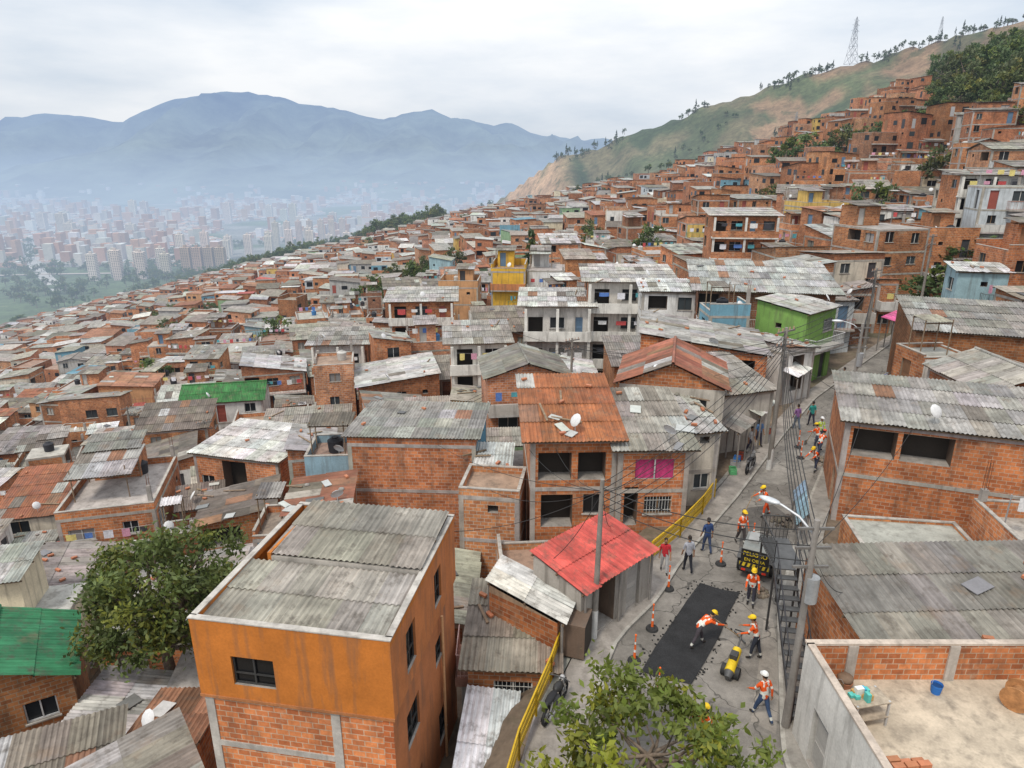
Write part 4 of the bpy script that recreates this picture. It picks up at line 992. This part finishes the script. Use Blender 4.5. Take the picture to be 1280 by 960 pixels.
for (y0,x0),(y1,x1) in zip(ptsw,ptsw[1:]):
    obox(b,(x0-.25,y0,-4),(x1-x0,y1-y0,0),(.25,0,0),(0,0,4.08),'concrete',vary((.33,.31,.28),.08))
b.obj('retaining_wall')
def stair(x,y,z0,z1,n,dx,dy,w):
    b=MB(); c=(.05,.05,.055); d=Vector((dx,dy,0)); s=Vector((-dy,dx,0)).normalized()*w
    for k in range(n):
        p=d*(k/n); p.z=(z1-z0)*(k+1)/n
        obox(b,p,d/n*.8,s,(0,0,.04),'metal',(.11,.11,.11))
    for q in (Vector((0,0,0)),s):
        obox(b,q-Vector((0,0,.05)),d+Vector((0,0,z1-z0)),s.normalized()*.04,(0,0,.18),'metal',c)
        tube(b,[tuple(q+Vector((0,0,.95))),tuple(q+d+Vector((0,0,z1-z0+.95)))],.025,5,'metal',c)
        for k in range(n//2+1):
            p=q+(d+Vector((0,0,z1-z0)))*(k*2/n); cyl(b,p,p+Vector((0,0,.95)),.018,.018,4,'metal',c)
    b.obj('metal_staircase',(x,y,z0))
stair(9.25,16.6,.14,2.9,14,.75,4.4,.7)
b=MB()
for s in (0,.8): cyl(b,(s,0,0),(s,0,2.75),.04,.04,6,'metal',(.06,.06,.06))
box(b,-.1,.95,-.1,1.9,2.72,2.77,'metal',(.11,.11,.11)); railing(b,[(-.08,-.05,2.77),(-.08,1.85,2.77),(.9,1.85,2.77)],.95,(.05,.05,.05),2)
for s in (0,.8): cyl(b,(s,1.8,0),(s,1.8,2.72),.04,.04,6,'metal',(.06,.06,.06))
b.obj('metal_landing',(9.35,21.1,.13),-.1)
# ------------------------------------------------------------ street furniture
def delineator(x,y,lean=0):
    b=MB(); cyl(b,(0,0,0),(0,0,.07),.24,.21,14,'plain',(.03,.03,.03)); cyl(b,(0,0,.07),(0,0,.12),.12,.07,12,'plain',(.03,.03,.03))
    c=(.75,.13,.02); z=.1
    for k,(h,col) in enumerate(((.28,c),(.1,(.7,.7,.68)),(.22,c),(.1,(.7,.7,.68)),(.26,c))):
        cyl(b,(lean*z,0,z),(lean*(z+h),0,z+h),.05-.006*k,.05-.006*(k+1),10,'plain',col,False); z+=h
    ell(b,(lean*z,0,z),(.04,.04,.05),'plain',c,8,5); b.obj('traffic_delineator_post',(x,y,.01),U(0,6))
for x,y in ((4.75,18.0),(4.25,19.6),(5.2,21.3),(6.35,23.8),(9.0,25.6),(10.9,27.2),(17.4,38.3),(16.9,36.7)): delineator(x,y)
def machine():
    b=MB(); Y=(.62,.45,.03); G=(.20,.21,.20)
    box(b,-.5,.5,-.75,.75,.42,.62,'metal',(.08,.08,.08))
    vs=[];  prof=[(-.75,.62),(-.75,1.15),(-.6,1.32),(.5,1.32),(.72,1.1),(.75,.62)]
    for x in(-.46,.46): vs+= [(x,p[0],p[1]) for p in prof]
    n=len(prof); fs=[tuple(range(n)),tuple(range(n,2*n))]+[(i,(i+1)%n,n+(i+1)%n,n+i) for i in range(n)]
    b.mesh(vs,fs,'paint',G,False)
    for x in(-.56,.56):
        cyl(b,(x-.09,0,.3),(x+.09,0,.3),.3,.3,16,'plain',(.025,.025,.025)); cyl(b,(x-.1,0,.3),(x+.1,0,.3),.13,.13,10,'metal',(.4,.4,.38))
        box(b,x-.12,x+.12,-.36,.36,.63,.66,'paint',(.1,.1,.1))
    cyl(b,(0,.75,.5),(0,1.6,.42),.04,.03,6,'metal',(.1,.1,.1)); cyl(b,(0,1.5,0),(0,1.5,.5),.03,.03,6,'metal',(.1,.1,.1))
    cyl(b,(.2,.2,1.32),(.2,.2,1.7),.04,.04,8,'metal',(.15,.12,.1)); box(b,-.35,.0,-.3,.3,1.32,1.45,'paint',(.3,.3,.29))
    box(b,-.48,.48,-.80,-.77,.78,1.30,'paint',(.02,.02,.02)); box(b,-.5,.5,-.80,-.775,.62,.775,'paint',Y); 
    for i in range(6): b.face([(-.5+i*.17,-.803,.62),(-.42+i*.17,-.803,.62),(-.38+i*.17,-.803,.775),(-.46+i*.17,-.803,.775)],'plain',(.02,.02,.02))
    for k in(-.35,.35): box(b,k-.07,k+.07,-.81,-.80,.45,.53,'plain',(.6,.04,.02))
    o=b.obj('towed_compressor',(10.3,25.0,.01),math.radians(-28)); o.scale=(1.15,1.15,1.15)
    for txt,zz,sz in (('PELIGRO',1.08,.21),('EN OBRA',.86,.17)):
        cu=bpy.data.curves.new('t','FONT'); cu.body=txt; cu.size=sz; cu.align_x='CENTER'; cu.extrude=.002
        t=bpy.data.objects.new('board_text',cu); bpy.context.scene.collection.objects.link(t); t.parent=o; t.location=(0,-.806,zz); t.rotation_euler=(math.pi/2,0,0)
        m=bpy.data.materials.get('sign_yellow') or bpy.data.materials.new('sign_yellow'); m.use_nodes=True; m.node_tree.nodes['Principled BSDF'].inputs[0].default_value=(.7,.52,.03,1); cu.materials.append(m)
machine()
b=MB(); Y=(.66,.46,.02)
cyl(b,(0,0,.30),(0,.95,.55),.17,.15,12,'paint',Y); cyl(b,(0,-.2,.22),(0,0,.30),.1,.17,12,'paint',(.08,.08,.08)); tube(b,[(0,.95,.55),(0,1.45,.95)],.03,6,'metal',(.1,.1,.1)); cyl(b,(-.3,.2,.2),(.3,.2,.2),.2,.2,16,'plain',(.03,.03,.03)); box(b,-.12,.12,.35,.65,.55,.72,'paint',(.05,.05,.05)); tube(b,[(-.25,1.45,.95),(.25,1.45,.95)],.025,6,'plain',(.03,.03,.03)); b.obj('vibrating_compactor',(7.25,18.7,.01),math.radians(-32))
def moto(x,y,r,col):
    b=MB(); BK=(.02,.02,.022)
    for yy in(-.62,.62):
        n=18;vs=[];fs=[]
        for i in range(n):
            t=2*math.pi*i/n
            for k in range(6):
                p=2*math.pi*k/6; rr=.27+.05*math.cos(p); vs.append((.05*math.sin(p),yy+rr*math.cos(t),.32+rr*math.sin(t)))
        for i in range(n):
            for k in range(6): fs.append((i*6+k,i*6+(k+1)%6,((i+1)%n)*6+(k+1)%6,((i+1)%n)*6+k))
        b.mesh(vs,fs,'plain',BK); cyl(b,(-.04,yy,.32),(.04,yy,.32),.07,.07,10,'metal',(.4,.4,.4))
        for i in range(5): t=i*1.256; cyl(b,(0,yy,.32),(0,yy+.24*math.cos(t),.32+.24*math.sin(t)),.015,.012,4,'metal',(.3,.3,.3))
    for s in(-.07,.07): cyl(b,(s,.62,.32),(s*.8,.40,.92),.025,.025,6,'metal',(.4,.4,.4)); cyl(b,(s,-.62,.32),(s,-.1,.42),.02,.025,6,'metal',(.1,.1,.1)); cyl(b,(s*1.4,-.6,.4),(s*1.4,-.42,.72),.03,.03,6,'metal',(.3,.3,.3))
    ell(b,(0,.02,.42),(.15,.22,.17),'metal',(.12,.12,.12)); ell(b,(0,.16,.80),(.14,.25,.13),'paint',col); ell(b,(0,-.32,.78),(.13,.38,.07),'plain',BK); ell(b,(0,-.68,.78),(.08,.15,.05),'paint',col)
    ell(b,(0,.62,.66),(.06,.2,.04),'paint',col); ell(b,(0,.50,.90),(.09,.08,.09),'glass',(.4,.4,.4))
    tube(b,[(-.36,.28,1.03),(-.15,.40,.98),(.15,.40,.98),(.36,.28,1.03)],.015,6,'metal',(.1,.1,.1)); cyl(b,(.14,-.1,.3),(.16,-.75,.36),.035,.045,8,'metal',(.3,.3,.3)); cyl(b,(-.05,-.05,.3),(-.25,-.05,0),.012,.012,5,'metal',(.1,.1,.1))
    b.obj('motorcycle',(x,y,.14),r)
moto(1.35,17.2,-.5,(.03,.03,.03)); moto(13.3,34.8,-.6,(.1,.1,.1)); moto(27.5,48.6,-.7,(.35,.04,.03)); moto(28.6,49.9,-.7,(.05,.05,.2))
def rubble(x,y,n,r,cols,name,z=.14):
    b=MB()
    for _ in range(n):
        a=U(0,6.28);q=r*R()**.5; h=(1-q/r)*r*.5
        ell(b,(q*math.cos(a),q*math.sin(a),U(0,h)),(U(.05,.16),U(.05,.16),U(.05,.12)),'concrete',vary(random.choice(cols),.2),6,4,rough=.25)
    b.obj(name,(x,y,z))
rubble(18.2,36.2,60,.8,[(.2,.16,.12),(.3,.25,.2)],'rubble_pile',.0); rubble(13.2,29.2,70,.7,[(.12,.1,.08)],'rubble_pile',0.0); rubble(9.9,23.6,30,.4,[(.25,.2,.15)],'rubble_pile',.0)
def crate(x,y,c,r):
    b=MB(); 
    for zz in(0,.12,.24):
        box(b,-.25,.25,-.18,-.165,zz,zz+.08,'plain',c);box(b,-.25,.25,.165,.18,zz,zz+.08,'plain',c);box(b,-.25,-.235,-.165,.165,zz,zz+.08,'plain',c);box(b,.235,.25,-.165,.165,zz,zz+.08,'plain',c)
    box(b,-.235,.235,-.165,.165,0,.02,'plain',c); 
    for sx in(-.24,.22):
        for sy in(-.17,.15): box(b,sx,sx+.02,sy,sy+.02,0,.32,'plain',mul(c,.9))
    b.obj('plastic_crate',(x,y,.14),r)
for x,y,c in ((12.9,35.9,(.05,.2,.5)),(13.3,36.4,(.5,.1,.05)),(12.2,34.4,(.1,.35,.15)),(15.0,38.6,(.5,.35,.05)),(15.5,39.2,(.05,.2,.5)),(12.6,35.3,(.3,.3,.3)),(16.2,40.3,(.5,.1,.05))): crate(x,y,c,U(0,3))
def drum(x,y,z):
    b=MB(); W=(.42,.2,.08)
    for q in(-.28,.24): cyl(b,(q,0,.36),(q+.04,0,.36),.36,.36,20,'wood',W)
    cyl(b,(-.24,0,.36),(.24,0,.36),.2,.2,14,'wood',mul(W,.8)); b.obj('cable_drum',(x,y,z),.7)
drum(13.9,15.2,2.2)
b=MB()
for sx in(0,.95):
    for sy in(0,.55): box(b,sx,sx+.05,sy,sy+.05,0,.8,'metal',(.5,.5,.5))
for zz in(.3,.76): box(b,-.02,1.02,-.02,.62,zz,zz+.03,'wood',(.4,.33,.25))
for k in range(9): x=U(0,.8);y=U(0,.4); box(b,x,x+U(.1,.25),y,y+U(.1,.2),.795+.001*k,.81+U(.05,.25),'plain',random.choice([(.05,.35,.5),(.65,.65,.6),(.1,.45,.4),(.5,.3,.1)]))
b.obj('work_table',(9.0,14.3,2.2),.2)
def bucket(x,y,z,c):
    b=MB(); cyl(b,(0,0,0),(0,0,.3),.12,.16,14,'plain',c,False); cyl(b,(0,0,.01),(0,0,.02),.12,.12,14,'plain',c); cyl(b,(0,0,.22),(0,0,.23),.15,.15,14,'plain',mul(c,.3)); tube(b,[(-.16,0,.3),(-.1,.05,.42),(.1,.05,.42),(.16,0,.3)],.006,4,'metal',(.4,.4,.4)); b.obj('bucket',(x,y,z))
bucket(12.0,15.7,2.2,(.03,.16,.5)); bucket(9.2,15.7,2.2,(.25,.17,.1)); bucket(8.6,20.2,.01,(.3,.3,.3))
b=MB(); cyl(b,(0,0,0),(0,0,.25),.16,.22,12,'plain',(.35,.15,.08)); ell(b,(0,0,.32),(.22,.22,.14),'plain',(.18,.12,.08),10,6,rough=.1); b.obj('clay_pot',(9.5,15.9,2.2))
b=MB()
for k in range(14): box(b,(k%4)*.34,(k%4)*.34+.3,(k//8)*.2,(k//8)*.2+.16,((k//4)%2)*.13,((k//4)%2)*.13+.12,'paint',vary((.45,.18,.09)))
b.obj('brick_stack',(9.0,12.9,2.2),.1)
# ------------------------------------------------------------ people
def person(x,y,z,head,lean=0,arms=((8,8,15),(-8,8,12)),legs=((12,6),(-14,10)),shirt=(.7,.12,.02),pants=(.05,.06,.10),helmet=None,vest=False,hair=(.02,.015,.012),long=True,sk=(.32,.17,.10),sc=1.0,tool=None,hl=None):
    rad=math.radians; l=rad(lean); tv=Vector((0,math.sin(l),math.cos(l))); fv=Vector((0,math.cos(l),-math.sin(l))); hlr=rad(lean*.6 if hl is None else hl); hv=Vector((0,math.sin(hlr),math.cos(hlr))); hf=Vector((0,math.cos(hlr),-math.sin(hlr)))
    V=[];Rr=[];E=[];S=[]
    def add(p,r,par=None,lab=None):
        V.append(Vector(p));Rr.append(r);i=len(V)-1
        if par is not None: E.append((par,i)); S.append((par,i,lab))
        return i
    pel=add((0,0,0),.135); be=add(tv*.16,.125,pel,'shirt'); ch=add(tv*.36+fv*.01,.15,be,'shirt'); nb=add(tv*.49,.075,ch,'shirt'); 
    nk=add(V[nb]+hv*.07,.052,nb,'neck'); hd=add(V[nk]+hv*.08+hf*.015,.078,nk,'head'); ht=add(V[hd]+hv*.09,.078,hd,'head')
    hands=[]
    for s,(sh,ab,el) in zip((-1,1),arms):
        shp=add(tv*.44+Vector((s*.175,0,0)),.062,ch,'shirt')
        a=rad(sh);q=rad(ab); dv=Vector((s*math.sin(q),math.sin(a)*math.cos(q),-math.cos(a)*math.cos(q)))
        e=add(V[shp]+dv*.28,.045,shp,'arm'); a2=rad(sh+el); dv2=Vector((s*math.sin(q)*.3,math.sin(a2),-math.cos(a2))).normalized()
        w=add(V[e]+dv2*.24,.031,e,'fore'); p=add(V[w]+dv2*.07,.034,w,'hand'); hands.append((V[p].copy(),dv2.copy(),s))
    feet=[]
    for s,(th,kb) in zip((-1,1),legs):
        hp=add((s*.085,0,-.05),.098,pel,'pants'); a=rad(th); k=add(V[hp]+Vector((s*.02,math.sin(a),-math.cos(a)))*.42,.066,hp,'pants')
        a2=rad(th-kb); an=add(V[k]+Vector((0,math.sin(a2),-math.cos(a2)))*.40,.045,k,'pants'); t=add(V[an]+Vector((s*.02,.15,-.035)),.036,an,'foot'); feet.append(an); 
    zmin=min(V[i].z for i in feet)-.085
    me=bpy.data.meshes.new('sk'); me.from_pydata([tuple(v) for v in V],E,[]); o=bpy.data.objects.new('sk',me); bpy.context.scene.collection.objects.link(o)
    m=o.modifiers.new('s','SKIN'); m.use_smooth_shade=True
    for i,sv in enumerate(me.skin_vertices[0].data): sv.radius=(Rr[i],Rr[i]*(.78 if i in(pel,be,ch) else 1)); sv.use_root=(i==0)
    ss=o.modifiers.new('u','SUBSURF'); ss.levels=1; ss.render_levels=1
    dg=bpy.context.evaluated_depsgraph_get(); ev=o.evaluated_get(dg); em=ev.to_mesh()
    vv=[v.co.copy() for v in em.vertices]; ff=[tuple(p.vertices) for p in em.polygons]; ev.to_mesh_clear(); bpy.data.objects.remove(o)
    tints=[]
    for f in ff:
        c=sum((vv[i] for i in f),Vector())/len(f); best=9;lab='shirt';bt=0
        for (i,j,lb) in S:
            a=V[i];d=V[j]-a;t=max(0,min(1,(c-a).dot(d)/d.length_squared)); dd=(c-(a+d*t)).length-(Rr[i]*(1-t)+Rr[j]*t)
            if dd<best: best=dd;lab=lb;bt=t
        if lab in('neck','head','hand'): col=sk
        elif lab=='fore': col=shirt if long else sk
        elif lab in('shirt','arm'): col=shirt
        elif lab=='foot': col=(.03,.025,.02)
        else: col=pants
        if vest and lab=='shirt' and abs(c.x)>.05 and abs(c.x)<.10: col=(.68,.68,.62)
        if vest and lab=='shirt' and .1<c.dot(tv)<.16: col=(.68,.68,.62)
        if vest and lab=='arm' and .6<bt<.8: col=(.68,.68,.62)
        if vest and lab=='pants' and .55<bt<.75 and c.z<-.5: col=(.6,.6,.55)
        tints.append(col)
    b=MB(); b.mesh([tuple(v) for v in vv],ff,'cloth',None,True,tints)
    hc=V[hd]+hv*.045; M=Matrix((( 1,0,0),(0,hf.y,hv.y),(0,hf.z,hv.z)))
    ell(b,tuple(hc),(.077,.097,.118),'skin',sk,12,9,M=M)
    F=lambda a,c,d: tuple(hc+Vector((a,0,0))+hf*c+hv*d)
    for s in(-1,1):
        ell(b,F(s*.03,.086,.012),(.012,.008,.007),'plain',(.7,.7,.7),6,4,M=M); ell(b,F(s*.03,.092,.012),(.006,.005,.006),'plain',(.02,.01,.01),5,4,M=M); ell(b,F(s*.078,0,0),(.012,.02,.03),'skin',sk,6,5,M=M)
        ell(b,F(s*.03,.09,.032),(.018,.006,.004),'plain',hair,6,3,M=M)
    ell(b,F(0,.10,-.012),(.012,.02,.022),'skin',sk,6,5,M=M); ell(b,F(0,.088,-.052),(.024,.008,.007),'skin',(sk[0]*.8,sk[1]*.5,sk[2]*.5),6,4,M=M)
    ell(b,F(0,-.012,.02),(.084,.098,.112),'plain',hair,12,5,v0=.12,M=M); ell(b,F(0,-.03,-.0),(.078,.08,.09),'plain',hair,10,6,M=M)
    if helmet:
        ell(b,F(0,0,.045),(.105,.125,.105),'plain',helmet,14,6,v0=0.0,M=M); ell(b,F(0,.03,.045),(.115,.15,.012),'plain',helmet,14,4,M=M); ell(b,F(0,-.01,.1),(.018,.11,.055),'plain',helmet,8,4,M=M)
    for (p,d,s) in hands:
        side=Vector((1,0,0)); nrm=d.cross(side).normalized(); side=nrm.cross(d).normalized()
        for k in range(4):
            q=p+side*((k-1.5)*.019)+d*.02; L=(.036,.043,.04,.03)[k]; q2=q+d*L; q3=q2+(d*.6-Vector((s*.7,0,0))*.6).normalized()*L*.8
            cyl(b,q,q2,.0095,.0085,5,'skin',sk); cyl(b,q2,q3,.0085,.007,5,'skin',sk)
        q=p+side*.025-d*.01; q2=q+(side*.8+d*.6)*.03; cyl(b,q,q2,.011,.01,5,'skin',sk); cyl(b,q2,q2+d*.028,.01,.008,5,'skin',sk)
    if tool=='rake':
        h=(hands[0][0]+hands[1][0])/2; e=Vector((0,h.y+.85,zmin+.05)); s=h-(e-h).normalized()*.45; tube(b,[tuple(s),tuple(e)],.016,6,'wood',(.4,.28,.15)); obox(b,e-Vector((.35,.02,.03)),(.7,0,0),(0,.04,0),(0,0,.07),'metal',(.15,.15,.15))
    if tool=='shovel':
        h=hands[1][0]; e=Vector((h.x,h.y+.35,zmin+.12)); s=h+(h-e).normalized()*.35; tube(b,[tuple(s),tuple(e)],.016,6,'wood',(.4,.28,.15)); obox(b,e-Vector((.12,0,.1)),(.24,0,0),(0,.03,.0),(0,0,.28),'metal',(.2,.2,.2))
    ob=b.obj('worker' if helmet else 'pedestrian',(x,y,z-zmin*sc),rad(head)); ob.scale=(sc,sc,sc)
OG=(.72,.10,.015);YH=(.75,.5,.02)
W=dict(shirt=OG,vest=True)
person(6.6,20.3,.045,-75,lean=62,arms=((45,8,10),(60,8,15)),legs=((28,18),(-18,12)),helmet=YH,pants=(.07,.06,.07),tool='rake',hl=35,**W)
person(7.75,17.0,.01,20,lean=6,arms=((25,14,30),(-20,14,18)),legs=((22,6),(-20,18)),helmet=(.7,.7,.68),pants=(.04,.07,.14),**W)
person(8.45,19.7,.01,60,lean=18,arms=((30,8,35),(35,8,35)),legs=((14,10),(-12,6)),helmet=YH,pants=(.03,.035,.05),**W)
person(9.3,22.7,.01,160,lean=10,arms=((20,10,40),(30,10,40)),legs=((6,4),(-6,4)),helmet=YH,pants=(.05,.05,.07),**W)
person(10.35,27.2,.01,200,lean=4,helmet=(.7,.45,.02),pants=(.06,.05,.05),**W)
person(12.4,29.8,.01,100,lean=24,arms=((45,8,20),(50,8,15)),legs=((22,20),(-16,8)),helmet=YH,pants=(.6,.08,.02),tool='shovel',**W)
person(18.3,37.8,.01,30,lean=20,arms=((45,8,20),(40,8,15)),helmet=YH,tool='shovel',**W)
person(18.0,36.9,.01,-60,lean=28,arms=((45,8,20),(40,8,15)),legs=((20,16),(-16,8)),helmet=(.7,.1,.05),**W)
person(18.9,38.9,.01,190,helmet=(.7,.7,.7),shirt=(.45,.6,.05),vest=True)
person(17.0,34.9,.01,120,lean=40,arms=((55,8,20),(50,8,15)),legs=((25,30),(-10,12)),helmet=YH,**W)
person(5.6,15.6,.01,10,lean=12,arms=((35,10,30),(10,10,20)),helmet=YH,**W)
person(7.4,25.0,.01,8,shirt=(.35,.36,.40),pants=(.02,.022,.03),long=False)
person(6.35,24.75,.14,175,shirt=(.5,.03,.04),pants=(.45,.45,.45),long=False,sc=.95)
person(8.6,26.5,.01,15,shirt=(.03,.06,.16),pants=(.04,.06,.12),long=False)
person(18.4,41.2,.01,20,shirt=(.25,.12,.3),pants=(.12,.15,.2),long=False)
person(19.6,41.8,.01,10,shirt=(.03,.25,.22),pants=(.03,.03,.05),long=False)
person(14.0,37.0,.14,220,shirt=(.5,.5,.5),pants=(.05,.05,.08),long=False)
person(14.9,38.2,.14,200,shirt=(.1,.2,.4),pants=(.05,.05,.08),long=False)
person(25.2,49.5,.01,20,shirt=(.5,.4,.1),pants=(.05,.05,.08),long=False)
print('people',time.time()-T0)
# ------------------------------------------------------------ world, sun, camera
w=bpy.data.worlds.new('World'); bpy.context.scene.world=w; w.use_nodes=True; nt=w.node_tree; nt.nodes.clear(); n=nt.nodes;l=nt.links
EL,AZ=math.radians(58),math.radians(215)   # sun from behind-left of the camera
sky=n.new('ShaderNodeTexSky'); sky.sky_type='NISHITA'; sky.sun_disc=False; sky.sun_elevation=EL; sky.sun_rotation=AZ; sky.dust_density=3
b1=n.new('ShaderNodeBackground'); l.new(sky.outputs[0],b1.inputs[0]); b1.inputs[1].default_value=.12
tc=n.new('ShaderNodeTexCoord'); sp=n.new('ShaderNodeSeparateXYZ'); l.new(tc.outputs['Generated'],sp.inputs[0])
mp=n.new('ShaderNodeMapping'); mp.inputs['Scale'].default_value=(1,1,4.0); l.new(tc.outputs['Generated'],mp.inputs[0])
n1=noise_node(n,l,mp.outputs[0],2.2,7,.55); n2=noise_node(n,l,mp.outputs[0],1.1,4,.5)
cc=mixc(n,l,maprange(n,l,n1,.36,.60,0,1),(.65,.725,.82),(.90,.92,.945))
zf=maprange(n,l,sp.outputs['Z'],0,.8,.97,1.65); cc=mulcol(n,l,cc,zf)
b2=n.new('ShaderNodeBackground'); l.new(cc,b2.inputs[0]); b2.inputs[1].default_value=1
mx_=n.new('ShaderNodeMixShader'); l.new(maprange(n,l,n2,.35,.6,.85,1.0),mx_.inputs[0]); l.new(b1.outputs[0],mx_.inputs[1]); l.new(b2.outputs[0],mx_.inputs[2])
o=n.new('ShaderNodeOutputWorld'); l.new(mx_.outputs[0],o.inputs[0])
sd=bpy.data.lights.new('sun','SUN'); sd.energy=2.3; sd.angle=math.radians(10); sd.color=(1,.93,.82); so=bpy.data.objects.new('sun',sd); bpy.context.scene.collection.objects.link(so)
dirv=Vector((math.sin(AZ)*math.cos(EL),math.cos(AZ)*math.cos(EL),math.sin(EL))); so.rotation_euler=dirv.to_track_quat('Z','Y').to_euler(); so.location=(0,0,60)
cam=bpy.data.cameras.new('camera'); cam.lens=24; cam.sensor_width=36; cam.clip_end=20000; cam.clip_start=.1
co=bpy.data.objects.new('camera',cam); co.location=(0,0,16.5); co.rotation_euler=(math.radians(72),0,0); bpy.context.scene.collection.objects.link(co); bpy.context.scene.camera=co
sc=bpy.context.scene; sc.view_settings.view_transform='Standard'; sc.view_settings.look='None'; sc.view_settings.exposure=0
print('done',time.time()-T0)
